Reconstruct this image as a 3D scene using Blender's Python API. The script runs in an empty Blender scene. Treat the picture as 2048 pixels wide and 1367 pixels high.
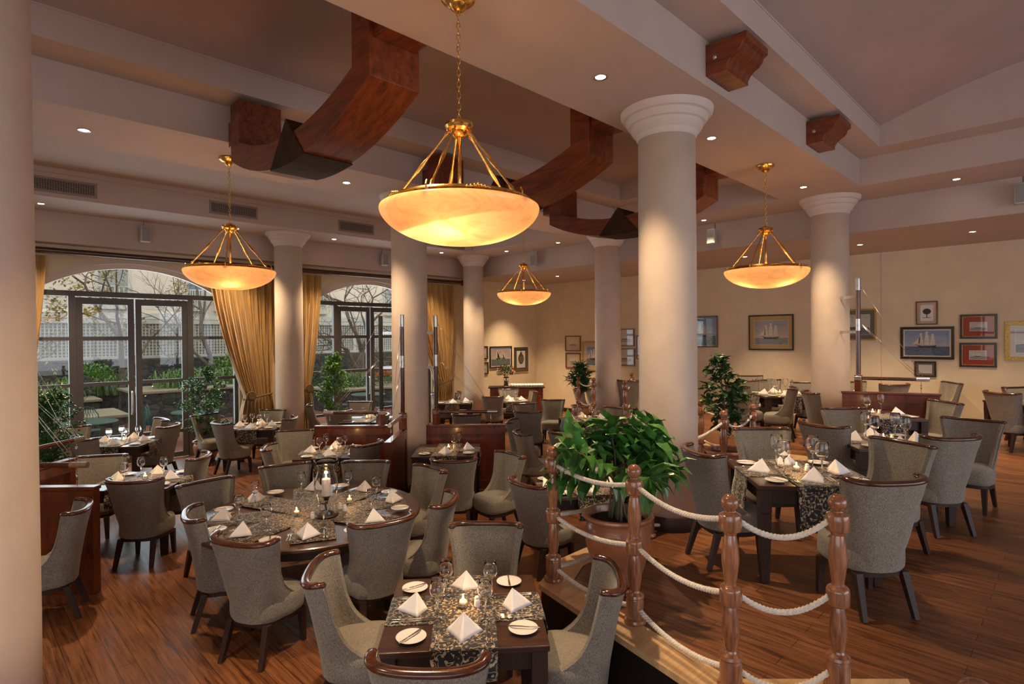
import bpy, math, random
from math import sin, cos, pi, sqrt, atan2
from mathutils import Vector, Matrix
random.seed(7)
S = bpy.context.scene
COL = S.collection
# ------------------------------------------------------------------ camera
F_PX, PITCH, ROLL, YAW, CAM_H = 1140.7, 0.0088, -0.0089, -0.0003, 2.4
th = pi/4 + YAW
FW = Vector((cos(th)*cos(PITCH), sin(th)*cos(PITCH), -sin(PITCH)))
_r = Vector((sin(th), -cos(th), 0)); _u = _r.cross(FW)
RT = cos(ROLL)*_r + sin(ROLL)*_u
UP = -sin(ROLL)*_r + cos(ROLL)*_u
cd = bpy.data.cameras.new('camera'); cam = bpy.data.objects.new('camera', cd); COL.objects.link(cam)
cd.sensor_fit = 'HORIZONTAL'; cd.sensor_width = 36; cd.lens = F_PX/2048*36; cd.clip_start = .05; cd.clip_end = 200
cam.matrix_world = Matrix(((RT.x, UP.x, -FW.x, 0), (RT.y, UP.y, -FW.y, 0), (RT.z, UP.z, -FW.z, CAM_H), (0, 0, 0, 1)))
S.camera = cam
# ------------------------------------------------------------------ world, view
S.view_settings.view_transform = 'Standard'; S.view_settings.look = 'None'
S.view_settings.gamma = 1; S.view_settings.use_curve_mapping = False
S.view_settings.exposure = EXPOSURE = 0.42
W = bpy.data.worlds.new('overcast_sky'); S.world = W; W.use_nodes = True
_bg = W.node_tree.nodes['Background']; _bg.inputs[0].default_value = (1, .965, .91, 1); _bg.inputs[1].default_value = 1.2

def sunlike():
    pass
def area(name, loc, direction, sx, sy, power, color):
    l = bpy.data.lights.new(name, 'AREA'); l.shape = 'RECTANGLE'; l.size = sx; l.size_y = sy; l.energy = power; l.color = color
    o = bpy.data.objects.new(name, l); COL.objects.link(o); o.location = loc
    o.rotation_euler = Vector(direction).to_track_quat('-Z', 'Y').to_euler(); return o
# cool fill lamps added out of view in the room; daylight outside the arched windows
area('cool_fill_rear', (-3.2, -2.6, 2.3), (1, .95, -.12), 5.0, 3.0, 60, (.70, .80, 1))
area('cool_fill_side', (6.0, -5.8, 2.6), (0, 1, -.05), 8.0, 3.0, 85, (.70, .76, 1))
for _a in (-2.5, 2.67, 7.87):
    area('daylight_window', (_a, 13.6, 2.1), (0, -1, -.1), 3.4, 3.2, 105, (.80, .90, 1))

# ------------------------------------------------------------------ helpers
R2 = sqrt(2)
def U(u, v, z=0.): return Vector(((u+v)/R2, (v-u)/R2, z))        # camera-aligned ground axes -> building axes
def at(px, py, z):                                               # image point on the level z
    d = FW*F_PX + RT*(px-1024) - UP*(py-683.5); k = (z-CAM_H)/d.z
    return Vector((d.x*k, d.y*k, z))
def onA(px, py, a):
    d = FW*F_PX + RT*(px-1024) - UP*(py-683.5); k = a/d.x; return Vector((a, d.y*k, CAM_H+d.z*k))
def onB(px, py, b):
    d = FW*F_PX + RT*(px-1024) - UP*(py-683.5); k = b/d.y; return Vector((d.x*k, b, CAM_H+d.z*k))
ZP = 0.5                                                         # raised floor level
class MB:
    def __init__(s): s.v = []; s.f = []; s.uv = {}
    def add(s, vs, fs, M=None):
        n = len(s.v)
        for p in vs: s.v.append(tuple(M @ Vector(p)) if M else tuple(p))
        s.f += [tuple(i+n for i in f) for f in fs]; return s
    def box(s, x0, x1, y0, y1, z0, z1, M=None):
        return s.add([(x0,y0,z0),(x1,y0,z0),(x1,y1,z0),(x0,y1,z0),(x0,y0,z1),(x1,y0,z1),(x1,y1,z1),(x0,y1,z1)],
                     [(0,3,2,1),(4,5,6,7),(0,1,5,4),(1,2,6,5),(2,3,7,6),(3,0,4,7)], M)
    def taper(s, c0, c1, r0, r1, sec=4, rot=pi/4):                # prism between two centres
        c0, c1 = Vector(c0), Vector(c1); vs = []
        for c, r in ((c0, r0), (c1, r1)):
            for i in range(sec): t = rot+2*pi*i/sec; vs.append((c.x+r*cos(t), c.y+r*sin(t), c.z))
        fs = [tuple(reversed(range(sec))), tuple(range(sec, 2*sec))] + [(i, (i+1)%sec, sec+(i+1)%sec, sec+i) for i in range(sec)]
        return s.add(vs, fs)
    def lathe(s, prof, n=24, c=(0,0,0), M=None, cap=True):
        vs = []; fs = []
        for r, z in prof:
            for i in range(n): t = 2*pi*i/n; vs.append((c[0]+r*cos(t), c[1]+r*sin(t), c[2]+z))
        for j in range(len(prof)-1):
            for i in range(n): fs.append((j*n+i, j*n+(i+1)%n, (j+1)*n+(i+1)%n, (j+1)*n+i))
        if cap:
            if prof[0][0] > 1e-4: fs.append(tuple(reversed(range(n))))
            if prof[-1][0] > 1e-4: fs.append(tuple((len(prof)-1)*n+i for i in range(n)))
        return s.add(vs, fs, M)
    def tube(s, pts, r, n=8, sq=1., cap=True, up=None):
        pts = [Vector(p) for p in pts]; vs = []; fs = []; m = len(pts)
        ref = Vector(up) if up else Vector((0, 0, 1))
        prev = None
        for k, p in enumerate(pts):
            t = (pts[min(k+1, m-1)] - pts[max(k-1, 0)]).normalized()
            if prev is None:
                a = ref if abs(t.dot(ref)) < .95 else Vector((1, 0, 0))
                x = t.cross(a).normalized()
            else:
                x = (prev - t*prev.dot(t)).normalized()
            prev = x
            y = x.cross(t).normalized(); rr = r[k] if isinstance(r, (list, tuple)) else r
            for i in range(n): q = 2*pi*i/n; vs.append(p + x*rr*cos(q) + y*rr*sq*sin(q))
        for k in range(m-1):
            for i in range(n): fs.append((k*n+i, k*n+(i+1)%n, (k+1)*n+(i+1)%n, (k+1)*n+i))
        if cap: fs.append(tuple(reversed(range(n)))); fs.append(tuple((m-1)*n+i for i in range(n)))
        return s.add(vs, fs)
    def grid(s, P, close_u=False):                                # P[j][i]
        h, w = len(P), len(P[0]); vs = [p for row in P for p in row]; fs = []
        for j in range(h-1):
            for i in range(w-1+(1 if close_u else 0)): fs.append((j*w+i, j*w+(i+1)%w, (j+1)*w+(i+1)%w, (j+1)*w+i))
        return s.add(vs, fs)
    def prism(s, poly, z0, z1):                                   # horizontal polygon extruded
        n = len(poly); vs = [(p[0], p[1], z0) for p in poly]+[(p[0], p[1], z1) for p in poly]
        return s.add(vs, [tuple(reversed(range(n))), tuple(range(n, 2*n))]+[(i, (i+1)%n, n+(i+1)%n, n+i) for i in range(n)])
    def extr(s, poly, d0, d1):                                    # list of 3D points extruded between two offset vectors
        n = len(poly); d0, d1 = Vector(d0), Vector(d1)
        return s.add([Vector(p)+d0 for p in poly]+[Vector(p)+d1 for p in poly], [tuple(reversed(range(n))), tuple(range(n, 2*n))]+[(i, (i+1)%n, n+(i+1)%n, n+i) for i in range(n)])
    def build(s, name, mat, parent=None, smooth=False, bevel=0, uv=None, seg=2, fixn=True):
        me = bpy.data.meshes.new(name); me.from_pydata(s.v, [], s.f); me.update()
        if fixn:
            import bmesh
            bm = bmesh.new(); bm.from_mesh(me); bmesh.ops.recalc_face_normals(bm, faces=bm.faces); bm.to_mesh(me); bm.free()
        if uv:
            ul = me.uv_layers.new(name='UVMap')
            for l in me.loops: ul.data[l.index].uv = uv[l.vertex_index]
        for m in (mat if isinstance(mat, list) else [mat]): me.materials.append(m)
        if smooth: me.polygons.foreach_set('use_smooth', [True]*len(me.polygons))
        o = bpy.data.objects.new(name, me); COL.objects.link(o)
        if bevel:
            md = o.modifiers.new('bevel', 'BEVEL'); md.width = bevel; md.segments = seg; md.limit_method = 'ANGLE'; md.angle_limit = .6
            me.polygons.foreach_set('use_smooth', [True]*len(me.polygons)); md.harden_normals = True
        elif smooth == 2:
            md = o.modifiers.new('edge', 'EDGE_SPLIT'); md.split_angle = .5
        if parent: o.parent = parent
        return o
def tag(o, label=None, cat=None, group=None, kind=None):
    if label: o['label'] = label
    if cat: o['category'] = cat
    if group: o['group'] = group
    if kind: o['kind'] = kind
    return o
def empty(name, loc, rz=0):
    o = bpy.data.objects.new(name, None); COL.objects.link(o); o.empty_display_size = .1; o.location = loc; o.rotation_euler = (0, 0, rz); return o
_kids = {}
def reg(root):                                                    # remember the parts (and sub-parts) of a prototype
    allo = list(bpy.data.objects)
    def k(o): return [(c, k(c)) for c in allo if c.parent == o]
    _kids[root.name] = k(root); return root
def dup(root, loc, rz=0, label=None, group=None, scale=None):
    c = root.copy(); COL.objects.link(c); c.location = loc; c.rotation_euler = (0, 0, rz)
    if scale: c.scale = (scale,)*3
    if label: c['label'] = label
    if group: c['group'] = group
    def rec(lst, par):
        for ch, sub in lst:
            d = ch.copy(); COL.objects.link(d); d.parent = par; rec(sub, d)
    rec(_kids.get(root.name, []), c); return c
class Kind:                                                       # first use moves the prototype itself
    def __init__(s, root): s.root = reg(root); s.used = False
    def place(s, loc, rz=0, label=None, group=None, scale=None):
        if not s.used:
            s.used = True; r = s.root; r.location = loc; r.rotation_euler = (0, 0, rz)
            if label: r['label'] = label
            if group: r['group'] = group
            if scale: r.scale = (scale,)*3
            return r
        return dup(s.root, loc, rz, label, group, scale or (1 if s.root.scale.x != 1 else None))

# ------------------------------------------------------------------ materials
class NT:
    def __init__(s, name):
        s.m = bpy.data.materials.new(name); s.m.use_nodes = True; s.t = s.m.node_tree; s.b = s.t.nodes['Principled BSDF']; s.out = s.t.nodes['Material Output']
    def n(s, typ, **kw):
        x = s.t.nodes.new(typ)
        for k, v in kw.items():
            if k.startswith('i_'): x.inputs[k[2:].replace('_', ' ')].default_value = v
            else: setattr(x, k, v)
        return x
    def l(s, a, b): s.t.links.new(a, b)
    def ramp(s, fac, stops, interp='LINEAR'):
        r = s.n('ShaderNodeValToRGB'); r.color_ramp.interpolation = interp; e = r.color_ramp.elements
        while len(e) < len(stops): e.new(.5)
        for x, (p, c) in zip(e, stops): x.position = p; x.color = (*c, 1) if len(c) == 3 else c
        s.l(fac, r.inputs[0]); return r.outputs[0]
    def coord(s, scale=(1,1,1), kind='Object', rot=(0,0,0)):
        c = s.n('ShaderNodeTexCoord'); m = s.n('ShaderNodeMapping'); m.inputs['Scale'].default_value = scale; m.inputs['Rotation'].default_value = rot
        s.l(c.outputs[kind], m.inputs[0]); return m.outputs[0]
    def world(s, scale=(1,1,1), rot=(0,0,0)):
        c = s.n('ShaderNodeNewGeometry'); m = s.n('ShaderNodeMapping'); m.inputs['Scale'].default_value = scale; m.inputs['Rotation'].default_value = rot
        s.l(c.outputs['Position'], m.inputs[0]); return m.outputs[0]
    def noise(s, vec, scale=5, detail=4, rough=.5, dist=0):
        x = s.n('ShaderNodeTexNoise'); x.inputs['Scale'].default_value = scale; x.inputs['Detail'].default_value = detail; x.inputs['Roughness'].default_value = rough; x.inputs['Distortion'].default_value = dist
        s.l(vec, x.inputs['Vector']); return x
    def bump(s, h, strength=.3, dist=.01):
        b = s.n('ShaderNodeBump'); b.inputs['Strength'].default_value = strength; b.inputs['Distance'].default_value = dist
        s.l(h, b.inputs['Height']); s.l(b.outputs[0], s.b.inputs['Normal'])
    def P(s, color=None, rough=None, metal=None, **kw):
        if color is not None:
            if isinstance(color, tuple): s.b.inputs['Base Color'].default_value = (*color, 1)
            else: s.l(color, s.b.inputs['Base Color'])
        if rough is not None:
            if isinstance(rough, (int, float)): s.b.inputs['Roughness'].default_value = rough
            else: s.l(rough, s.b.inputs['Roughness'])
        if metal is not None: s.b.inputs['Metallic'].default_value = metal
        for k, v in kw.items(): s.b.inputs[k.replace('_', ' ')].default_value = v
        return s.m
def var(name, c, rough=.6, amt=.12, scale=8, metal=0, bump=0, bscale=60, stretch=(1,1,1), **kw):
    t = NT(name); v = t.coord(stretch); n = t.noise(v, scale, 5)
    lo = tuple(x*(1-amt) for x in c); hi = tuple(min(1, x*(1+amt)) for x in c)
    col = t.ramp(n.outputs['Fac'], [(.3, lo), (.7, hi)])
    if bump: t.bump(t.noise(v, bscale, 3).outputs['Fac'], bump, .004)
    return t.P(col, rough, metal, **kw)
def wood(name, dark, light, rough=.3, stretch=(14,14,1.2), scale=2.2, coat=.3):
    t = NT(name); v = t.coord(stretch); n = t.noise(v, scale, 8, .6, .6)
    n2 = t.noise(t.coord(tuple(x*5 for x in stretch)), scale, 3)
    mx = t.n('ShaderNodeMath', operation='MULTIPLY_ADD'); t.l(n2.outputs['Fac'], mx.inputs[0]); mx.inputs[1].default_value = .35; t.l(n.outputs['Fac'], mx.inputs[2])
    col = t.ramp(mx.outputs[0], [(.42, dark), (.62, tuple((a+b)/2 for a, b in zip(dark, light))), (.85, light)])
    t.bump(n2.outputs['Fac'], .08, .002)
    return t.P(col, rough, Coat_Weight=coat, Coat_Roughness=.12)
M = {}
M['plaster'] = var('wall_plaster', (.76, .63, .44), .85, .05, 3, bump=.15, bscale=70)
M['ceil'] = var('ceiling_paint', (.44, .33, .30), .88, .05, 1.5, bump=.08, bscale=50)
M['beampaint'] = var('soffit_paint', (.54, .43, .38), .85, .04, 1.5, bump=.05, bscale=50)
M['column'] = var('column_plaster', (.66, .53, .42), .7, .05, 4, bump=.12, bscale=90)
M['capital'] = var('capital_plaster', (.70, .60, .54), .7, .03, 4)
def floor_mat():
    t = NT('plank_floor'); v = t.world((1,1,1), (0,0,pi/2))
    br = t.n('ShaderNodeTexBrick'); br.offset = .37; br.inputs['Scale'].default_value = 1; br.inputs['Mortar Size'].default_value = .002; br.inputs['Mortar Smooth'].default_value = .3
    br.inputs['Brick Width'].default_value = 1.25; br.inputs['Row Height'].default_value = .125; br.inputs['Color1'].default_value = (.1,.1,.1,1); br.inputs['Color2'].default_value = (.9,.9,.9,1); br.inputs['Mortar'].default_value = (0,0,0,1)
    t.l(v, br.inputs['Vector'])
    g = t.noise(t.world((30, 1.6, 1)), 1.3, 8, .62, .5); g2 = t.noise(t.world((140, 5, 1)), 1, 3)
    a = t.n('ShaderNodeMath', operation='MULTIPLY_ADD'); t.l(g2.outputs['Fac'], a.inputs[0]); a.inputs[1].default_value = .3; t.l(g.outputs['Fac'], a.inputs[2])
    b = t.n('ShaderNodeMath', operation='MULTIPLY_ADD'); t.l(br.outputs['Color'], b.inputs[0]); b.inputs[1].default_value = .16; t.l(a.outputs[0], b.inputs[2])
    col = t.ramp(b.outputs[0], [(.46, (.026, .008, .003)), (.60, (.10, .034, .012)), (.74, (.185, .066, .023)), (.95, (.29, .115, .042))])
    mx = t.n('ShaderNodeMix', data_type='RGBA'); mx.inputs['B'].default_value = (.02,.008,.004,1); t.l(br.outputs['Fac'], mx.inputs['Factor']); t.l(col, mx.inputs['A'])
    ro = t.ramp(g.outputs['Fac'], [(.3, (.30,)*3), (.7, (.44,)*3)])
    t.bump(a.outputs[0], .12, .003)
    return t.P(mx.outputs['Result'], ro, Specular_IOR_Level=.5)
M['floor'] = floor_mat()
def fabric_mat():
    t = NT('chair_fabric'); v = t.coord((260, 260, 90)); n = t.noise(v, 1, 3, .7); n2 = t.noise(t.coord((1,1,1)), 7, 3)
    col = t.ramp(n.outputs['Fac'], [(.30, (.100, .085, .064)), (.50, (.255, .225, .180)), (.72, (.46, .42, .355))])
    mx = t.n('ShaderNodeMix', data_type='RGBA', blend_type='MULTIPLY'); mx.inputs['Factor'].default_value = .35; t.l(col, mx.inputs['A'])
    t.l(t.ramp(n2.outputs['Fac'], [(.3, (.7,.7,.7)), (.7, (1,1,1))]), mx.inputs['B'])
    t.bump(n.outputs['Fac'], .5, .003)
    return t.P(mx.outputs['Result'], .92, Sheen_Weight=.25, Sheen_Roughness=.5, Specular_IOR_Level=.2)
M['fabric'] = fabric_mat()
M['rail'] = wood('polished_rail_wood', (.022, .007, .004), (.10, .030, .014), .18, (3, 14, 14), 3, .6)
M['darkwood'] = wood('dark_oak', (.012, .006, .005), (.042, .016, .010), .55, (22, 22, 1.6), 2.2, .0)
M['tablewood'] = wood('dark_table_wood', (.016, .007, .005), (.075, .028, .016), .3, (2, 26, 26), 1.6, .3)
M['mahogany'] = wood('mahogany_panel', (.045, .009, .003), (.20, .040, .012), .28, (3, 3, 1), 3, .3)
M['postwood'] = wood('turned_post_wood', (.12, .036, .015), (.46, .19, .085), .2, (10, 10, 1), 2.5, .8)
M['beam'] = wood('red_beam_timber', (.050, .009, .003), (.25, .052, .011), .42, (12, 1.2, 8), 1.6, .08)
M['patina'] = var('dark_joint_timber', (.050, .020, .007), .75, .35, 9, Specular_IOR_Level=.2)
M['nosing'] = wood('pale_nosing_wood', (.48, .28, .12), (.72, .48, .25), .3, (1.2, 12, 8), 1.6, .4)
M['riser'] = var('dark_riser', (.012, .009, .008), .5, .2, 9)
M['linen'] = var('white_linen', (.90, .88, .87), .8, .03, 30, bump=.1, bscale=500)
M['china'] = var('white_china', (.82, .79, .76), .12, .01, 5)
M['steel'] = var('polished_cutlery', (.62, .57, .50), .18, .05, 20, 1)
M['chrome'] = var('brushed_steel', (.60, .58, .56), .28, .15, 20, 1)
M['brass'] = var('polished_brass', (.78, .46, .13), .22, .25, 40, 1, .25, 90)
M['wax'] = var('candle_wax', (.85, .78, .66), .4, .03, 9, Subsurface_Weight=.3)
M['terracotta'] = var('glazed_terracotta', (.40, .155, .075), .3, .18, 6, bump=.15, bscale=25, Coat_Weight=.4)
M['soil'] = var('potting_soil', (.03, .02, .012), .95, .4, 40, bump=.8, bscale=60)
M['leaf'] = var('glossy_leaf', (.06, .19, .035), .3, .45, 6, Coat_Weight=.3)
M['leafpale'] = var('pale_leaf', (.16, .34, .05), .42, .4, 8)
M['leafdark'] = var('dark_leaf', (.03, .09, .022), .35, .4, 6)
M['stem'] = var('plant_stem', (.16, .13, .07), .7, .3, 12)
M['rope'] = var('cotton_rope', (.80, .73, .62), .85, .12, 60, bump=.4, bscale=200)
M['grille'] = var('grille_dark', (.02, .017, .015), .6, .1, 9)
M['vent'] = var('vent_paint', (.30, .24, .20), .6, .05, 9)
M['speaker'] = var('speaker_shell', (.52, .50, .49), .5, .04, 9)
M['speakergrille'] = var('speaker_grille', (.30, .29, .28), .7, .1, 200)
M['aluminium'] = var('window_frame_metal', (.10, .088, .082), .42, .06, 8, .25)
M['curtain'] = var('gold_curtain', (.43, .235, .055), .62, .22, 3, Sheen_Weight=.5, stretch=(6,6,.6))
M['curtaintrim'] = var('curtain_trim', (.16, .085, .03), .7, .2, 20)
def lamp_mat(name, c, s):
    t = NT(name); e = t.n('ShaderNodeEmission'); e.inputs[0].default_value = (*c, 1); e.inputs[1].default_value = s; t.l(e.outputs[0], t.out.inputs[0]); return t.m
M['flame'] = lamp_mat('candle_flame', (1, .52, .14), 26)
M['bulb'] = lamp_mat('downlight_lamp', (1, .80, .52), 22)
def thin_glass(name, tint=(1,1,1), ior=1.5, rough=.0, boost=1.):
    t = NT(name); tr = t.n('ShaderNodeBsdfTransparent'); tr.inputs[0].default_value = (*tint, 1)
    gl = t.n('ShaderNodeBsdfGlossy'); gl.inputs['Roughness'].default_value = rough
    lw = t.n('ShaderNodeLayerWeight'); fr = t.n('ShaderNodeMath', operation='POWER'); t.l(lw.outputs['Facing'], fr.inputs[0]); fr.inputs[1].default_value = 3.2
    ad = t.n('ShaderNodeMath', operation='MULTIPLY_ADD'); t.l(fr.outputs[0], ad.inputs[0]); ad.inputs[1].default_value = .8; ad.inputs[2].default_value = ((ior-1)/(ior+1))**2; fr = ad; mx = t.n('ShaderNodeMixShader')
    mu = t.n('ShaderNodeMath', operation='MULTIPLY'); mu.use_clamp = True; mu.inputs[1].default_value = boost
    t.l(fr.outputs[0], mu.inputs[0]); t.l(mu.outputs[0], mx.inputs[0]); t.l(tr.outputs[0], mx.inputs[1]); t.l(gl.outputs[0], mx.inputs[2]); t.l(mx.outputs[0], t.out.inputs[0]); return t.m
M['pane'] = thin_glass('window_glass', (.93, .96, .95))
M['glass'] = NT('wine_glass_crystal').P((1., 1., 1.), 0.0, 0, Transmission_Weight=1.0, IOR=1.45)
M['cupglass'] = thin_glass('candle_cup_glass', (.97, .97, .97), 1.5, 0.02, 1.3)
M['picglass'] = thin_glass('picture_glass', (.98, .98, .98), 1.45, 0.02)
def alabaster():
    t = NT('lit_alabaster'); v = t.coord((1,1,2.5)); n = t.noise(v, 3.5, 6, .6, 1.5)
    col = t.ramp(n.outputs['Fac'], [(.3, (.72, .42, .18)), (.55, (.86, .58, .31)), (.8, (.62, .34, .14))])
    tl = t.n('ShaderNodeBsdfTranslucent'); df = t.n('ShaderNodeBsdfDiffuse'); gl = t.n('ShaderNodeBsdfGlossy'); gl.inputs['Roughness'].default_value = .25
    t.l(col, tl.inputs[0]); t.l(col, df.inputs[0])
    em = t.n('ShaderNodeEmission'); em.inputs[1].default_value = .10
    t.l(t.ramp(n.outputs['Fac'], [(.3, (1, .50, .20)), (.7, (1, .62, .30))]), em.inputs[0])
    a = t.n('ShaderNodeMixShader'); a.inputs[0].default_value = .35; t.l(tl.outputs[0], a.inputs[1]); t.l(df.outputs[0], a.inputs[2])
    b = t.n('ShaderNodeMixShader'); b.inputs[0].default_value = .05; t.l(a.outputs[0], b.inputs[1]); t.l(gl.outputs[0], b.inputs[2])
    c = t.n('ShaderNodeAddShader'); t.l(b.outputs[0], c.inputs[0]); t.l(em.outputs[0], c.inputs[1]); t.l(c.outputs[0], t.out.inputs[0]); return t.m
M['alabaster'] = alabaster()
def damask():
    t = NT('black_and_gold_damask'); v = t.coord((1,1,1), 'UV')
    wn = t.noise(v, 9, 2); 
    mv = t.n('ShaderNodeMix', data_type='VECTOR'); mv.inputs['Factor'].default_value = .055; t.l(v, mv.inputs['A']); t.l(wn.outputs['Color'], mv.inputs['B'])
    vec = mv.outputs['Result']
    vo = t.n('ShaderNodeTexVoronoi'); vo.inputs['Scale'].default_value = 40; vo.inputs['Randomness'].default_value = .75; t.l(vec, vo.inputs['Vector'])
    lf = t.n('ShaderNodeMath', operation='LESS_THAN'); t.l(vo.outputs['Distance'], lf.inputs[0]); lf.inputs[1].default_value = .34
    rg = t.n('ShaderNodeTexVoronoi'); rg.inputs['Scale'].default_value = 23; rg.inputs['Randomness'].default_value = .6; t.l(vec, rg.inputs['Vector'])
    s1 = t.n('ShaderNodeMath', operation='MULTIPLY'); t.l(rg.outputs['Distance'], s1.inputs[0]); s1.inputs[1].default_value = 13
    s2 = t.n('ShaderNodeMath', operation='SINE'); t.l(s1.outputs[0], s2.inputs[0])
    s3 = t.n('ShaderNodeMath', operation='GREATER_THAN'); t.l(s2.outputs[0], s3.inputs[0]); s3.inputs[1].default_value = .93
    mx = t.n('ShaderNodeMath', operation='MAXIMUM'); t.l(lf.outputs[0], mx.inputs[0]); t.l(s3.outputs[0], mx.inputs[1])
    fine = t.noise(v, 420, 2)
    c2 = t.ramp(fine.outputs['Fac'], [(.35, (.30, .215, .12)), (.65, (.58, .46, .30))])
    m = t.n('ShaderNodeMix', data_type='RGBA'); m.inputs['A'].default_value = (.008, .008, .012, 1); t.l(mx.outputs[0], m.inputs['Factor']); t.l(c2, m.inputs['B'])
    t.bump(mx.outputs[0], .15, .002)
    return t.P(m.outputs['Result'], .6, Sheen_Weight=.2)
M['damask'] = damask()
def flat(name, c, r=.6): return var(name, c, r, .06, 20)
# ================================================================== the room
zs, z1, z2, zc = 4.644, 5.05, 5.34, 4.12
bA1, bA2, bL1, bL2, bv, bF, bW = 2.39, 3.555, 6.876, 8.127, 11.356, 12.62, 12.963
bi1, bi0, bi2, aC, ai, aB, aW = 2.03, 4.015, 6.416, 9.9, 9.447, 11.02, 14.11
A0, B0, TOP = -4.5, -6.0, 6.3
def struct(o): return tag(o, kind='structure')
struct(MB().box(A0-.3, aW+.3, B0-.3, bW+.3, -.12, 0).build('floor', M['floor']))
m = MB()
for a0, a1, b0, b1, z in ((A0, aC, bA1, bA2, zs), (A0, aC, bL1, bL2, zs), (aC, aB, B0, bF, zs), (A0, aC, bv, bF, zs),
        (A0, ai, bA2, bi0, z1), (A0, ai, bi2, bL1, z1), (ai, aC, bA2, bL1, z1), (A0, aC, bL2, bv, 5.1),
        (A0, ai, bi1, bA1, z1), (ai, aC, -3.82, bA1, z1), (A0, ai, -3.82, -3.46, z1), (A0, aC, B0, -3.82, zs),
        (A0, aB, bF, bW+.25, zc), (aB, aW+.3, B0, bW+.25, zc)):
    m.box(a0, a1, b0, b1, z, TOP)
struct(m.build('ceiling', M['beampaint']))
m = MB()
def vault(m, b0, b1, rise, n=16):
    P = []
    for a in (A0, ai):
        row = []
        for i in range(n+1):
            t = i/n; b = b0+(b1-b0)*t; row.append((a, b, z2+rise*(1-(2*t-1)**2)))
        P.append(row)
    m.grid(P)
vault(m, bi0, bi2, .22); vault(m, -3.46, bi1, .50)
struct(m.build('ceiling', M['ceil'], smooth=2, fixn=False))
# thin shadow-gap trims where steps meet the vault
m = MB()
for b in (bi1, bi0, bi2): m.box(A0, ai, b-.008, b+.008, z2-.02, z2)
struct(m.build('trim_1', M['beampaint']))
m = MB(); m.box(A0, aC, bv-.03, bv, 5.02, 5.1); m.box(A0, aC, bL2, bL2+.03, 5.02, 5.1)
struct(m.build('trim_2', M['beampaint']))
# walls
struct(MB().box(aW, aW+.3, B0, bW+.3, 0, zc+.1).build('wall_right', M['plaster']))
WC = [(-2.53, 1.9), (2.67, 1.9), (7.87, 1.9)]; SPR, APX = 3.14, 3.87
_R = (1.9**2+(APX-SPR)**2)/(2*(APX-SPR))
def archz(d): return APX-_R+sqrt(max(0, _R*_R-d*d))
m = MB(); last = A0
for c, hw in WC:
    if c-hw > last: m.box(last, c-hw, bW, bW+.26, 0, zc+.1)
    N = 28
    P0 = [(c-hw+2*hw*i/N) for i in range(N+1)]
    for i in range(N):
        x0, x1 = P0[i], P0[i+1]; za, zb = archz(x0-c), archz(x1-c)
        m.add([(x0,bW,za),(x1,bW,zb),(x1,bW+.26,zb),(x0,bW+.26,za),(x0,bW,zc+.1),(x1,bW,zc+.1),(x1,bW+.26,zc+.1),(x0,bW+.26,zc+.1)],
              [(0,3,2,1),(0,1,5,4),(2,3,7,6),(4,5,6,7)])
    last = c+hw
m.box(last, aW+.3, bW, bW+.26, 0, zc+.1)
struct(m.build('wall_window', M['plaster'], fixn=False))
m = MB()                                                          # unseen walls; window openings behind the camera added to let daylight in
m.box(A0-.25, A0, B0, -4.4, 0, TOP); m.box(A0-.25, A0, 3.2, bW+.26, 0, TOP); m.box(A0-.25, A0, -4.4, 3.2, 0, .8); m.box(A0-.25, A0, -4.4, 3.2, 3.9, TOP)
struct(m.build('wall_rear', M['plaster']))
m = MB()
m.box(A0, .8, B0-.25, B0, 0, TOP); m.box(9.2, aW, B0-.25, B0, 0, TOP); m.box(.8, 9.2, B0-.25, B0, 0, .8); m.box(.8, 9.2, B0-.25, B0, 3.9, TOP)
struct(m.build('wall_side', M['plaster']))
m = MB()
for y in (-4.35, -1.9, .65, 3.1): m.box(A0-.15, A0-.08, y-.04, y+.04, .8, 3.9)
for z in (.84, 2.4, 3.86): m.box(A0-.15, A0-.08, -4.4, 3.2, z-.04, z+.04)
struct(m.build('window_4', M['aluminium']))
m = MB()
for x in (.85, 2.9, 5., 7.1, 9.15): m.box(x-.04, x+.04, B0-.15, B0-.08, .8, 3.9)
for z in (.84, 2.4, 3.86): m.box(.8, 9.2, B0-.15, B0-.08, z-.04, z+.04)
struct(m.build('window_5', M['aluminium']))
m = MB(); m.box(aW-.02, aW, B0, 12.9, 0, .12); struct(m.build('baseboard_right', M['darkwood']))
m = MB(); m.box(9.85, aW-.02, bW-.02, bW, 0, .12); struct(m.build('baseboard_far', M['darkwood']))
# wall-panel joints on the picture wall
m = MB()
for px in (1762,): p = onA(px, 600, aW); m.box(aW-.004, aW, p.y-.006, p.y+.006, 0, zc)
struct(m.build('trim_3', M['beampaint']))
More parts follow.
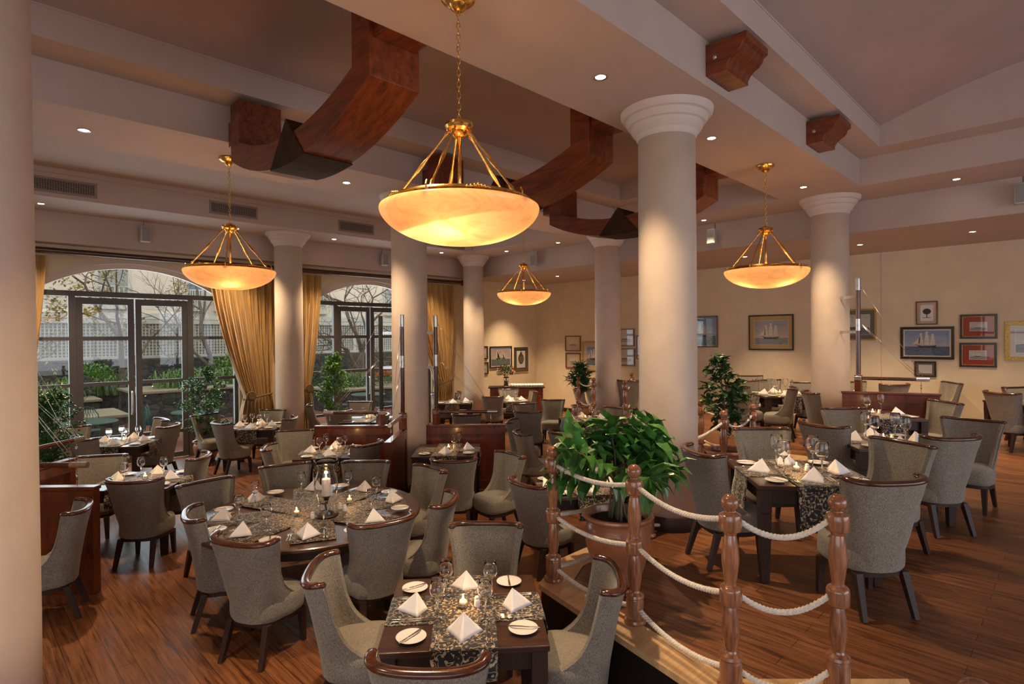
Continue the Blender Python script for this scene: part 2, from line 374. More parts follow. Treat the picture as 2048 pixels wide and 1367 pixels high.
# windows with glazed double doors
for n, (c, hw) in enumerate(WC):
    yb = bW+.12; m = MB(); g = MB()
    def bar(x0, x1, z0, z1, d=.03): m.box(c+x0, c+x1, yb-d, yb+d, z0, z1)
    bar(-hw, hw, 3.22, 3.32, .04)
    for s in (-1, 1):
        bar(*(sorted((s*.93, s*1.03))), 0, 3.22, .045); bar(*(sorted((s*(hw-.07), s*hw))), 0, SPR+.02, .04)
        for z in (2.44, 1.58, .53): bar(*sorted((s*1.03, s*(hw-.07))), z-.03, z+.03, .02)
        bar(*sorted((s*1.03, s*(hw-.07))), 0, .09, .03)
        g.box(c+min(s*1.03, s*(hw-.07)), c+max(s*1.03, s*(hw-.07)), yb-.004, yb+.004, .09, 3.22)
    N = 30; P = [[], [], [], []]
    for i in range(N+1):
        d = -hw+2*hw*i/N; z = archz(d)
        for k, (yy, dz) in enumerate(((yb-.04, 0), (yb-.04, -.09), (yb+.04, -.09), (yb+.04, 0))): P[k].append((c+d*(1 if dz == 0 else .965), yy, z+dz))
    w = struct(m.build('window_%d' % (n+1), M['aluminium'], fixn=True))
    MB().grid([P[0], P[1], P[2], P[3], P[0]]).build('arch_frame', M['capital'], w)
    a = MB(); top = [(c-hw+.02+(2*hw-.04)*i/N, yb, max(3.3, archz(-hw+.02+(2*hw-.04)*i/N)-.05)) for i in range(N+1)]
    bot = [(p[0], yb, 3.3) for p in top]; a.grid([bot, top])
    a.build('fanlight_pane', M['pane'], w, fixn=False); g.build('side_pane', M['pane'], w)
    m = MB()                                                      # white reveal line around the arch
    P = [[], []]
    for i in range(N+1):
        d = -hw+2*hw*i/N; P[0].append((c+d, bW-.006, archz(d))); P[1].append((c+d*1.02, bW-.006, archz(d)+.055))
    m.grid(P); m.build('arch_moulding', M['capital'], w, fixn=False)
    m = MB(); g = MB()
    for s in (-1, 1):
        def bar2(x0, x1, z0, z1): m.box(c+min(s*x0, s*x1), c+max(s*x0, s*x1), yb-.025, yb+.025, z0, z1)
        bar2(.012, .115, .02, 3.2); bar2(.82, .925, .02, 3.2); bar2(.115, .82, .02, .12); bar2(.115, .82, 3.08, 3.2)
        for z in (2.44, 1.58, .55): bar2(.115, .82, z-.035, z+.035)
        g.box(c+min(s*.115, s*.82), c+max(s*.115, s*.82), yb-.004, yb+.004, .12, 3.08)
    d_ = struct(m.build('door_%d' % (n+1), M['aluminium']))
    g.build('door_pane', M['pane'], d_)
    if n:
        h = MB(); h.tube([(c-.07, yb-.02, 1.42), (c-.07, yb-.09, 1.41), (c-.07, yb-.11, 1.36), (c-.07, yb-.11, 1.02), (c-.07, yb-.09, .97), (c-.07, yb-.02, .96)], .016, 10)
        h.build('door_handle', M['chrome'], d_, smooth=True)
# raised floor with pale nosing
n0, n1 = at(1086, 1168, ZP), at(1380, 1360, ZP)
k = (2.93 - (n0.x+n0.y)/R2)/(((n1.x+n1.y)-(n0.x+n0.y))/R2); n2 = n0+(n1-n0)*k
post_px = [(1105, 893), (1268, 930), (1460, 990), (1675, 990), (1295, 852), (1447, 821), (1401, 799), (1506, 808), (1157, 752), (1187, 755), (1250, 759), (1263, 745), (1955, 1361)]
PH = 1.045
posts = [at(x, y, ZP+PH) for x, y in post_px]
p3 = posts[3]; e3 = p3+(U(.14, -.10)); 
plat = [(9.3, 7.75), (9.3, 3.12), (7.6, 3.12), (7.5, 3.85), (6.0, 3.85), (5.85, 3.12), (n0.x+.45, 3.12), (n0.x, n0.y), (n2.x, n2.y), (e3.x, e3.y), U(1.15, 1.2)[:2], U(.95, -1.2)[:2], (A0, B0+3.6), (A0, B0), (aW, B0), (aW, 7.75)]
plat = [tuple(p[:2]) for p in plat]
if plat[12][1] > plat[11][1]: pass
o = MB().prism(plat, 0.001, ZP).build('floor', M['floor']); struct(o)
ed = plat[:12]; W_ = .20
def offs(pl, d):
    out = []
    for i, p in enumerate(pl):
        a = Vector(pl[max(i-1, 0)]); b = Vector(p); c = Vector(pl[min(i+1, len(pl)-1)])
        d1 = (b-a).normalized() if i else (c-b).normalized(); d2 = (c-b).normalized() if i < len(pl)-1 else d1
        n1_ = Vector((-d1.y, d1.x)); n2_ = Vector((-d2.y, d2.x)); n = (n1_+n2_).normalized(); k = 1/max(.35, n.dot(n1_))
        out.append(b+n*d*k)
    return out
_in = offs(ed, W_); _out = offs(ed, -.03)
m = MB(); P = [[(*p, ZP-.035) for p in _out], [(*p, ZP+.006) for p in _out], [(*p, ZP+.006) for p in _in], [(*p, ZP-.035) for p in _in]]
m.grid(P); struct(m.build('trim_4', M['nosing'], fixn=False))
m = MB(); q = offs(ed, -.012); m.grid([[(*p, .003) for p in q], [(*p, ZP-.035) for p in q]]); struct(m.build('trim_5', M['riser'], fixn=False))

# ------------------------------------------------------------------ columns
def column(loc, r, z0, label, cap=True, group='round plaster columns'):
    e = empty('column', (loc[0], loc[1], z0)); tag(e, label, 'column', group if group else None)
    h = zs-z0; hs = h-.26
    MB().lathe([(r*1.0, .12), (r*1.01, .9), (r, 2.4), (r*.985, hs)], 48).build('shaft', M['column'], e, smooth=True)
    if cap:
        MB().lathe([(r*.99, hs-.02), (r*1.04, hs), (r*1.07, hs+.03), (r*1.17, hs+.055), (r*1.24, hs+.09), (r*1.24, hs+.115), (r*1.33, hs+.125), (r*1.40, hs+.16), (r*1.41, hs+.185), (r*1.51, hs+.195), (r*1.58, hs+.225), (r*1.6, h)], 48).build('capital', M['capital'], e, smooth=2)
    MB().lathe([(r*1.10, 0), (r*1.13, .02), (r*1.13, .10), (r*1.09, .13), (r*1.0, .135)], 48).build('base_ring', M['darkwood'], e, smooth=2)
    return e
def colpt(px, b): 
    d = FW*F_PX + RT*(px-1024) - UP*(400-683.5); k = b/d.y; return (d.x*k, b)
column(colpt(1333.5, 2.97), .285, ZP, 'large plaster column nearest the camera in the middle, beside the big potted plant')
column(colpt(1659, 2.97), .285, ZP, 'plaster column in front of the picture wall, beside the right mast')
column(colpt(817, 7.6), .285, 0, 'plaster column where the two central mahogany partitions meet')
column(colpt(1214, 7.45), .285, ZP, 'plaster column between the framed prints on the far wall')
column(colpt(575, 12.05), .285, 0, 'plaster column standing between the two arched windows in front of gold curtains')
column(colpt(945, 12.05), .285, 0, 'slim far plaster column beside the curtain rail end, left of the flowers')
p = U(-2.862, 2.97); column((p.x, p.y), .30, 0, 'foreground plaster column cropped by the left edge of the picture')

# ------------------------------------------------------------------ hanging timber ribs
def rib(a0, first=False):
    w = .46; bc, hb = 5.24, 1.45; th_ = .26
    def outz(d): return 4.03+(3.18-sqrt(3.18**2-d*d))
    poly = []; N = 26
    for i in range(N+1):
        d = -hb+2*hb*i/N; poly.append((0, d, outz(d)))
    hi = hb-th_
    inner = [(0, hi, 4.95), *[(0, hi-2*hi*i/N, max(outz(hi-2*hi*i/N)+.27, 0)) for i in range(N+1)], (0, -hi, 4.95)]
    e = empty('timber_rib', (a0, bc, 0)); 
    m = MB(); outer = [(0, -hb, 5.0)]+poly+[(0, hb, 5.0)]
    inn = [(0, -hi, 5.0)]+[(0, -hi+2*hi*i/N, outz(-hi+2*hi*i/N)+.27) for i in range(N+1)]+[(0, hi, 5.0)]
    L = len(outer); vs = []
    for x in (0, w): vs += [(x, p[1], p[2]) for p in outer]+[(x, p[1], p[2]) for p in inn]
    fs = []
    for i in range(L-1):
        fs.append((i, i+1, L+i+1, L+i)); fs.append((2*L+i+1, 2*L+i, 3*L+i, 3*L+i+1))
        fs.append((i+1, i, 2*L+i, 2*L+i+1)); fs.append((L+i, L+i+1, 3*L+i+1, 3*L+i))
    fs += [(0, L, 3*L, 2*L), (L-1, 3*L-1, 4*L-1, 2*L-1)]
    m.add(vs, fs).build('curved_beam', M['beam'], e, bevel=.006)
    for s, b in ((1, bL1-bc), (-1, bA2-bc)):
        y0, y1 = sorted((s*hb, b)); MB().box(.04, w-.04, y0, y1, 4.58 if s > 0 else 4.68, 4.86).build('mounting_block', M['beam'], e, bevel=.008)
    m = MB(); x0, x1 = -.012, w+.012
    tri = [(-.37, outz(-.37)-.012), (.37, outz(.37)-.012), (0, 4.45)]
    tri2 = [(-.37, outz(-.37)-.012), (-.2, outz(-.2)-.012), (0, outz(0)-.012), (.2, outz(.2)-.012), (.37, outz(.37)-.012), (0, 4.45)]
    n = len(tri2); m.add([(x0, *p) for p in tri2]+[(x1, *p) for p in tri2], [tuple(reversed(range(n))), tuple(range(n, 2*n))]+[(i, (i+1)%n, n+(i+1)%n, n+i) for i in range(n)])
    m.build('wedge_joint', M['patina'], e, bevel=.004)
    return e
r1 = Kind(rib(2.30))
for a0, lb in ((2.30, 'nearest curved timber rib hanging below the ceiling, upper left'), (5.0, 'middle curved timber rib hanging behind the big bowl pendant'), (7.66, 'farthest curved timber rib, partly hidden by the large middle column')):
    tag(r1.place((a0, 5.24, 0), 0, lb, 'curved timber ribs under the ceiling'), cat='beam')
def corbel():
    e = empty('timber_corbel', (0, 0, 0)); w = .47
    prof = [(0, 4.72), (-.19, 4.72), (-.19, 4.76), (-.215, 4.80), (-.25, 4.83), (-.29, 4.85), (-.32, 4.88), (-.335, 4.92), (-.37, 4.94), (-.37, 5.0), (0, 5.0)]
    n = len(prof); m = MB(); m.add([(0, *p) for p in prof]+[(w, *p) for p in prof], [tuple(reversed(range(n))), tuple(range(n, 2*n))]+[(i, (i+1)%n, n+(i+1)%n, n+i) for i in range(n)])
    m.build('carved_block', M['beam'], e, bevel=.005)
    MB().lathe([(.0, 0), (.02, 0), (.02, .012), (.012, .018), (0, .018)], 12, M=Matrix.Translation((0, -.09, 4.86)) @ Matrix.Rotation(-pi/2, 4, 'Y')).build('bolt', M['chrome'], e, smooth=2)
    return e
ck = Kind(corbel())
for a0, lb in ((4.88, 'nearer dark timber corbel on the ceiling step at upper right'), (7.52, 'farther dark timber corbel above the right-hand pendant')):
    tag(ck.place((a0, bA1, 0), 0, lb, 'timber corbels on the right ceiling step'), cat='corbel')

# ------------------------------------------------------------------ ceiling fittings
def downlight():
    e = empty('recessed_downlight', (0, 0, 0))
    MB().lathe([(.052, -.001), (.062, -.002), (.06, -.008), (.046, -.004), (.044, .0)], 20, cap=False).build('trim_ring', M['chrome'], e, smooth=True)
    MB().lathe([(.0, -.003), (.043, -.003)], 20, cap=False).build('lamp', M['bulb'], e)
    return e
dk = Kind(downlight())
dl = [(168,260,zs,'on the ceiling strip beside the foreground column'),(693,365,zs,'just below the nearest timber rib'),(1201,154,zs,'in the wide soffit left of the large middle column'),
 (1423,276,zs,'in the soffit right of the large middle column'),(1607,374,zs,'in the soffit above the right-hand pendant bowl'),(1408,440,zs,'low on the soffit right of the large middle column'),
 (1913,358,zs,'in the soffit at upper right'),(82,407,zs,'under the first air grille, far left'),(473,457,zs,'beside the left pendant chain'),(668,478,zs,'left of the third air grille'),
 (883,505,zs,'right of the column with the partitions'),(1013,502,zs,'above the far pendant bowl, left of its chain'),(1116,485,zs,'right of the far pendant chain'),
 (1945,463,zc,'in the low ceiling at the right end of the picture wall'),(1720,489,zc,'in the low ceiling beside the right mast column'),(1490,513,zc,'behind the rods of the right-hand pendant'),(1115,552,zc,'in the low ceiling right of the far pendant'),(1047,560,zc,'behind the rods of the far pendant')]
for i, (x, y, z, lb) in enumerate(dl):
    p = at(x, y, z); tag(dk.place(p, 0, 'small round ceiling downlight '+lb, 'recessed ceiling downlights'), cat='ceiling light')
    l = bpy.data.lights.new('downlight_beam', 'SPOT'); l.energy = 330 if z > 4.3 else 400; l.color = (1, .72, .44); l.spot_size = 1.45; l.spot_blend = .85; l.shadow_soft_size = .05
    lo = bpy.data.objects.new('downlight_beam', l); COL.objects.link(lo); lo.location = (p.x, p.y, z-.03)
for i, (a, b) in enumerate(((1.45, 2.97), (-1.1, 2.97), (-2.2, 7.5), (-.6, -4.6), (3.0, -4.6), (6.6, -4.6))):   # the same row of lamps carried on out of frame
    w = ('above and left of the camera', 'behind the camera on the wide soffit', 'on the left strip behind the foreground column', 'on the right strip, nearest', 'on the right strip, second', 'on the right strip, third')[i]
    tag(dk.place((a, b, zs), 0, 'small round ceiling downlight out of frame '+w, 'recessed ceiling downlights'), cat='ceiling light')
    l = bpy.data.lights.new('downlight_beam', 'SPOT'); l.energy = 330; l.color = (1, .72, .44); l.spot_size = 1.45; l.spot_blend = .85; l.shadow_soft_size = .05
    lo = bpy.data.objects.new('downlight_beam', l); COL.objects.link(lo); lo.location = (a, b, zs-.03)
def grille():
    e = empty('air_grille', (0, 0, 0)); w, h = .40, .085
    m = MB(); m.box(-w-.035, w+.035, -.012, 0, h, h+.035).box(-w-.035, w+.035, -.012, 0, -h-.035, -h).box(-w-.035, -w, -.012, 0, -h, h).box(w, w+.035, -.012, 0, -h, h); m.build('frame', M['vent'], e)
    m = MB(); 
    for i in range(7): z = -h+.012+i*(2*h-.024)/6; m.box(-w, w, -.008, -.003, z-.004, z+.004)
    for i in range(26): x = -w+i*(2*w)/25; m.box(x-.003, x+.003, -.006, -.002, -h, h)
    m.build('slats', M['vent'], e); MB().box(-w, w, -.002, -.0, -h, h).build('dark_recess', M['grille'], e)
    return e
gk = Kind(grille())
for x, y, lb in ((127, 373, 'at far left beside the foreground column'), (468, 420, 'behind the chain of the left pendant'), (713, 455, 'above the second arched window'), (903, 487, 'half hidden behind the big pendant bowl')):
    p = onB(x, y, bv); tag(gk.place((p.x, bv, p.z), 0, 'rectangular dark air grille in the fascia '+lb, 'air grilles in the fascia'), cat='vent')
def speaker():
    e = empty('wall_speaker', (0, 0, 0))
    m = MB(); m.box(-.085, .085, -.20, -.08, -.15, .15); m.build('housing', M['speaker'], e, bevel=.02)
    MB().box(-.068, .068, -.206, -.20, -.13, .13).build('grille', M['speakergrille'], e, bevel=.003)
    m = MB(); m.tube([(0, 0, .02), (0, -.09, .02)], .012, 8); m.box(-.03, .03, -.008, 0, -.04, .08); m.build('bracket', M['speaker'], e)
    MB().tube([(0, -.006, .08), (.005, -.004, .3)], .004, 6).build('cable', M['grille'], e)
    return e
sk = Kind(speaker())
for x, y, wl, lb in ((287, 470, 'B', 'above the first arched window'), (763, 520, 'B', 'above the second window left of the partition column'), (1075, 522, 'A', 'behind the far pendant chain'), (1430, 475, 'A', 'right of the large middle column'), (2046, 390, 'A', 'at the right edge of the picture'), (1178, 424, 'C', 'high up beside the farthest timber rib')):
    p = onB(x, y, bF) if wl == 'B' else onA(x, y, aB if wl == 'A' else aC)
    rz = 0 if wl == 'B' else -pi/2
    if wl == 'A': p.x = aB
    tag(sk.place(p, rz + (.0 if wl == 'B' else .0), 'small grey wall speaker '+lb, 'small wall speakers'), cat='speaker')

# ------------------------------------------------------------------ alabaster bowl pendants
def pendant(zt, zr):
    e = empty('bowl_pendant', (0, 0, zt)); R = .48; zb = zr-zt; hub = zb+.50
    def d(): return MB()
    MB().lathe([(.0, -.10), (.02, -.10), (.045, -.085), (.06, -.06), (.085, -.05), (.11, -.03), (.115, -.012), (.10, 0)], 28).build('ceiling_rose', M['brass'], e, smooth=2)
    m = MB(); z = -.09; k = 0                                     # chain of oval links
    while z > hub+.06:
        L = .05; pts = []
        for i in range(13):
            t = 2*pi*i/12; x, zz = .011*cos(t), .025*sin(t)+z-L/2
            pts.append((x, 0, zz) if k % 2 else (0, x, zz))
        m.tube(pts, .0032, 5, cap=False); z -= .038; k += 1
    m.build('chain', M['brass'], e, smooth=True)
    MB().lathe([(.0, hub-.05), (.03, hub-.05), (.05, hub-.035), (.06, hub-.015), (.085, hub), (.095, hub+.02), (.09, hub+.04), (.05, hub+.05), (.02, hub+.07), (0, hub+.08)], 28).build('crown', M['brass'], e, smooth=2)
    MB().tube([(0, 0, hub-.04), (0, 0, zb-.05)], .013, 10).build('stem', M['brass'], e, smooth=True)
    for i in range(5):
        t = .35+2*pi*i/5; a = Vector((.07*cos(t), .07*sin(t), hub-.01)); b = Vector((R*.95*cos(t), R*.95*sin(t), zb+.01))
        q = MB(); N = 22; pts = [a.lerp(b, j/N) for j in range(N+1)]; rr = [.0075+(.007 if j in (1, 10, 11, 12, 20) else 0)+(.004 if j in (9, 13) else 0) for j in range(N+1)]
        q.tube(pts, rr, 8); q.build('rod', M['brass'], e, smooth=True)
        n_ = Vector((cos(t), sin(t), 0)); c = b+n_*.035
        m = MB(); m.tube([c+Vector((0, 0, .035)), c+Vector((0, 0, .01))+n_*.012, c+Vector((0, 0, -.02))+n_*.01], .006, 6)
        s_ = Vector((-sin(t), cos(t), 0)); cc = c+Vector((0, 0, -.045)); m.extr([cc+Vector((0, 0, .03)), cc+s_*.022, cc-Vector((0, 0, .03)), cc-s_*.022], n_*-.004, n_*.008); m.build('clip', M['brass'], e)
    prof = [(R+.015, zb-.028), (R+.02, zb-.015), (R+.005, zb-.008), (R+.015, zb), (R, zb+.01), (R-.005, zb+.02), (R-.03, zb+.018), (R-.03, zb-.02)]
    MB().lathe(prof, 72, cap=False).build('rim_band', M['brass'], e, smooth=2)
    for i in range(5):
        t = .35+2*pi*(i+.5)/5; m = MB()
        for j in range(-3, 4):
            q = t+j*.045; m.lathe([(0, -.012), (.012, -.008), (.014, 0), (.008, .010), (0, .014)], 8, (R*1.0*cos(q), R*1.0*sin(q), zb+.006+.012*(3-abs(j))/3))
        m.build('rim_ornament', M['brass'], e, smooth=True)
    prof = []; N = 16
    Rb = R+.045; dp = .225
    for i in range(N+1):
        t = i/N*pi/2; prof.append((Rb*sin(t)**.92 if i else 0.0, zb-.03-dp*cos(t)**1.15))
    prof[-1] = (Rb, zb-.03); prof += [(Rb-.004, zb-.018), (Rb-.03, zb-.018)]
    MB().lathe(prof, 72, cap=False).build('bowl', M['alabaster'], e, smooth=True)
    for i in range(3):
        t = .9+2*pi*i/3
        l = bpy.data.lights.new('bowl_bulb', 'POINT'); l.energy = 3.2; l.color = (1, .55, .22); l.shadow_soft_size = .035
        lo = bpy.data.objects.new('bowl_bulb', l); COL.objects.link(lo); lo.parent = e; lo.location = (.25*cos(t), .25*sin(t), zb-.125)
    return e
pend = [(923, zs, 3.77, None, 'largest alabaster bowl pendant with brass chain in the middle of the picture'), (459, zs, 7.07, 0, 'alabaster bowl pendant hanging in front of the first window curtain, at left'),
        (1049, zs, 11.0, 0, 'smallest, farthest alabaster bowl pendant over the corner tables'), (1531, zs, 7.57, 0, 'alabaster bowl pendant hanging before the picture wall, at right')]
pk = Kind(pendant(zs, 3.27))
for (x, z, v, _, lb), c in zip(pend, ((922, 3), (458, 316), (1049, 398), (1531, 330))):
    if c[1] == 3: p = U(-.335, 3.78)
    elif c[1] == 398: p = U((1049-1024)/F_PX*11.15, 11.15)
    else: p = at(c[0], c[1], zs)
    tag(pk.place((p.x, p.y, zs), .2*v, lb, 'alabaster bowl pendants'), cat='pendant lamp')
# ================================================================== dining chairs
def lerp(a, b, t): return a+(b-a)*t
def interp(tab, z):
    for (z0, v0), (z1_, v1) in zip(tab, tab[1:]):
        if z <= z1_: t = (z-z0)/(z1_-z0); t = max(0, t); return lerp(v0, v1, t)
    return tab[-1][1]
def chair():
    e = empty('dining_chair', (0, 0, 0))
    wT = [(.30, .225), (.45, .228), (.60, .236), (.75, .256), (.91, .288)]
    bT = [(.30, -.205), (.45, -.222), (.60, -.245), (.75, -.272), (.91, -.312)]
    eT = [(.30, .17), (.36, .165), (.42, .10), (.47, .02), (.54, -.045), (.65, -.095), (.78, -.125), (.91, -.150)]
    nz, nt = 16, 26
    def pt(z, t, off):                                            # t in -1..1 round the back
        w, b, f = interp(wT, z)-off, interp(bT, z)+off, interp(eT, z)
        q = t*pi/2; sx = (abs(sin(q))**.78)*(1 if q > 0 else -1); cy = abs(cos(q))**.62
        return (w*sx, f-(f-b)*cy, z+.018*(t*t))
    zsq = [.30+(.905-.30)*(j/nz) for j in range(nz+1)]
    O = [[pt(z, -1+2*i/nt, 0) for i in range(nt+1)] for z in zsq]
    I = [[pt(z, -1+2*i/nt, .048) for i in range(nt+1)] for z in zsq]
    def mid(a, b, k=.012, d=(0, 1, 0)): return tuple((x+y)/2+k*q for x, y, q in zip(a, b, d))
    m = MB(); loop = []
    for j in range(nz+1):
        row = O[j][:]+[mid(O[j][-1], I[j][-1])]+I[j][::-1]+[mid(O[j][0], I[j][0])]
        loop.append(row)
    bot = [tuple(p) for p in loop[0]]; m.grid(loop, close_u=True)
    n = nt+1; L = len(loop[0])
    for base in (0, nz*L):                                        # close top and bottom strip
        for i in range(nt): m.f.append((base+i, base+i+1, base+(L-2)-i-1, base+(L-2)-i))
    m.build('back_shell', M['fabric'], e, smooth=2)
    # piping along wing edges
    pm = MB()
    for s in (-1, 1): MB().tube([Vector(pt(z, s, .0))+Vector((0, .001, 0)) for z in zsq], .0045, 5).build('piping', M['fabric'], e, smooth=True)
    # seat cushion, rounded and crowned
    m = MB(); P = []
    def outline(k, z, n_=40):
        r = []
        for i in range(n_):
            q = 2*pi*i/n_; c, s_ = cos(q), sin(q)
            x = .245*(abs(c)**.55)*(1 if c > 0 else -1); y = .225*(abs(s_)**.55)*(1 if s_ > 0 else -1)
            if y < 0: x *= .90
            r.append((x*k, (y*k)+.035, z))
        return r
    for k, z in ((.95, .30), (.985, .315), (1, .35), (1, .41), (.985, .44), (.93, .462), (.80, .475), (.5, .484), (.2, .487)): P.append(outline(k, z))
    m.grid(P, close_u=True); c0 = len(m.v); m.v.append((0, .035, .487)); b = 8*40
    for i in range(40): m.f.append((b+i, b+(i+1)%40, c0))
    m.build('seat', M['fabric'], e, smooth=True)
    # polished top rail
    m = MB(); pts = [Vector(pt(.918, -1+2*i/30, .022)) for i in range(31)]
    pts = [pts[0]+Vector((0, .014, -.006))]+pts+[pts[-1]+Vector((0, .014, -.006))]
    rr = [.012]+[.030]*31+[.012]; rr[1] = rr[-2] = .026
    m.tube(pts, rr, 12, sq=.66); m.build('top_rail', M['rail'], e, smooth=True)
    m = MB(); P = [outline(k, z) for k, z in ((.90, .262), (.94, .262), (.94, .304), (.90, .304), (.90, .262))]; m.grid(P, close_u=True)
    m.build('seat_frame', M['darkwood'], e, smooth=2)
    for s in (-1, 1):
        MB().taper((s*.185, .205, .27), (s*.195, .215, 0), .036, .024).build('leg', M['darkwood'], e, bevel=.003)
        MB().taper((s*.165, -.15, .29), (s*.183, -.240, 0), .036, .025).build('leg', M['darkwood'], e, bevel=.003)
    return e
chairk = Kind(chair())
def RZ(deg): return math.radians(deg-45)-pi/2
def put_chair(px, py, z0, ang, label, group='upholstered dining chairs with wooden top rails', railz=.92):
    p = at(px, py, z0+railz); a = math.radians(ang-45); d = Vector((cos(a), sin(a), 0))
    o = p+d*.315; o.z = z0+(.006 if z0 > 0 else 0)
    return tag(chairk.place(o, RZ(ang), label, group), cat='chair')
# px, py of the rail's middle, level, facing (0 = to the picture's right, 90 = away from the camera)
CH = [
 (975,1043,0,268,'dining chair facing the camera at the far side of the nearest square table'),
 (609,1142,0,8,'dining chair seen side-on at the left side of the nearest square table'),
 (1250,1152,0,176,'dining chair with tall curved rail at the right side of the nearest square table'),
 (845,1352,0,88,'dining chair cropped by the bottom edge, back to the camera at the nearest table'),
 (462,1090,0,72,'pale grey chair with its back to the camera, front-left of the round table'),
 (362,1032,0,30,'dark chair at the left side of the round table, behind the pale front-left one'),
 (400,962,0,322,'chair at the far-left of the round table, seat turned toward the camera'),
 (567,928,0,300,'dark-looking chair directly left of the hurricane lamp behind the round table'),
 (738,921,0,270,'chair behind the round table, directly right of the hurricane lamp'),
 (878,935,0,222,'chair at the far-right of the round table, in front of the small partition table'),
 (912,1000,0,172,'chair at the right side of the round table, seat toward the table and rail glowing'),
 (778,1048,0,125,'grey chair with its back to the camera, front-right of the round table'),
 (184,1010,0,208,'chair facing left beside the foreground column, its front cut by it'),
 (255,966,0,95,'very dark chair with its back to the camera beside the low partition at far left'),
 (213,910,0,285,'olive chair facing the camera behind the far-left partition table'),
 (417,912,0,190,'narrow-looking chair seen edge-on right of the far-left partition table'),
 (352,852,0,178,'chair facing left at the right side of the table by the glazed door'),
 (336,838,0,225,'chair half hidden behind another, right of the table by the glazed door'),
 (138,854,0,315,'chair by the leafy plant at far left, facing right toward the door table'),
 (148,880,0,70,'dark chair with its back to the camera at the near left of the door table'),
 (430,848,0,55,'chair with its back to the camera left of the table before the gold curtain'),
 (403,829,0,330,'chair with a gold-lit inside at the far left of the curtain table'),
 (553,819,0,262,'chair standing in front of the column base behind the curtain table'),
 (592,836,0,185,'chair seen from its back edge at the right of the curtain table'),
 (609,811,0,20,'narrow edge-on chair between the column and the second window curtain'),
 (592,860,0,285,'gold-lit chair facing the camera behind the table left of the middle partition'),
 (522,896,0,15,'chair seen from behind-left at the table left of the middle partition'),
 (748,889,0,150,'chair tucked behind the round table, backed by the central partition end'),
 (906,924,0,92,'chair with its back to the camera at the small table against the central partition'),
 (1036,908,0,215,'chair right of the small partition table with its seat showing to the left'),
 (1040,970,0,40,'chair with its back to the camera left of the turned rope post'),
 (1012,842,0,350,'chair seen edge-on behind the end of the right central partition'),
 (1031,867,0,20,'second edge-on chair, just right of the partition end'),
 (1052,825,0,75,'dark chair with its back to the camera left of the table beyond the plant'),
 (1112,867,0,40,'small-looking chair in the gap under the table beyond the plant'),
 (1106,799,0,262,'chair facing the camera behind the table beyond the plant'),
 (1046,807,0,285,'gold-lit low chair between the sideboard table and the table beyond the plant'),
 (1075,783,0,188,'narrow edge-on chair at the right of the table beside the sideboard'),
 (984,794,0,85,'chair with its back to the camera, before the sideboard table above the boom end'),
 (1017,778,0,270,'chair standing directly in front of the corner sideboard'),
 (932,831,0,90,'low chair visible just above the right central partition'),
 (723,803,0,268,'chair facing the camera below the second window'),
 (672,823,0,90,'chair behind the left central partition, back to the camera'),
 (778,830,0,180,'chair at the right of the second window table, behind the tall black mast'),
 (925,785,0,180,'far chair in front of the gold curtain beside the slim far column'),
 (861,787,0,10,'far chair between the right mast and the middle partition column'),
 (1240,815,0,235,'dark chair behind the big plant leaves'),
 (1512,857,1,268,'grey chair facing the camera behind the square table next to the rope posts'),
 (1378,905,1,10,'chair against the large middle column, left of the table next to the rope posts'),
 (1797,970,1,95,'large grey chair, back to the camera, in front of the table next to rope posts'),
 (1824,886,1,200,'gold-tinted chair at the right of the table next to the rope posts'),
 (1630,852,1,25,'chair with a strongly curved rail left of the second table on the right'),
 (1676,817,1,268,'pale grey chair facing the camera behind the second table on the right'),
 (1952,840,1,218,'chair at the far right of the second table, inside of the back in shade'),
 (1925,880,1,95,'pale blue-grey chair with its back to the camera at the second table on the right'),
 (1606,786,1,350,'chair edge-on beside the right column, left of the partition table'),
 (1908,806,1,180,'light chair seen edge-on at the right end of the right mahogany partition'),
 (1990,787,1,10,'chair at the right edge with back to the camera side, legs showing'),
 (2022,775,1,275,'olive chair at the right edge, facing the camera behind another chair'),
 (1918,767,1,170,'small far chair against the wall below the red-matted pictures'),
 (1799,771,1,92,'chair behind the right partition, only its rail and top showing'),
 (1695,764,1,268,'far chair beside the right mast and column'),
 (1464,775,1,20,'grey chair beside the fine-leaved tree, left of the dark far table'),
 (1484,763,1,290,'olive chair behind the dark far table, beside the fine-leaved tree'),
 (1530,760,1,262,'brown chair facing the camera behind the dark far table'),
 (1497,752,1,260,'farthest small chair against the wall, left behind the dark far table'),
 (1598,778,1,150,'nearly black chair with its back to the camera, right of the dark far table'),
 (1604,765,1,265,'far olive chair just left of the right column'),
 (1149,779,0,15,'chair behind the far rope posts, seen edge-on'),
 (1188,777,0,275,'gold-lit chair behind the far rope between the two far posts'),
 (1262,762,1,92,'dark far chair between the far column and the large middle column'),
]
for px, py, up, ang, lb in CH: put_chair(px, py, ZP if up else 0, ang, lb)

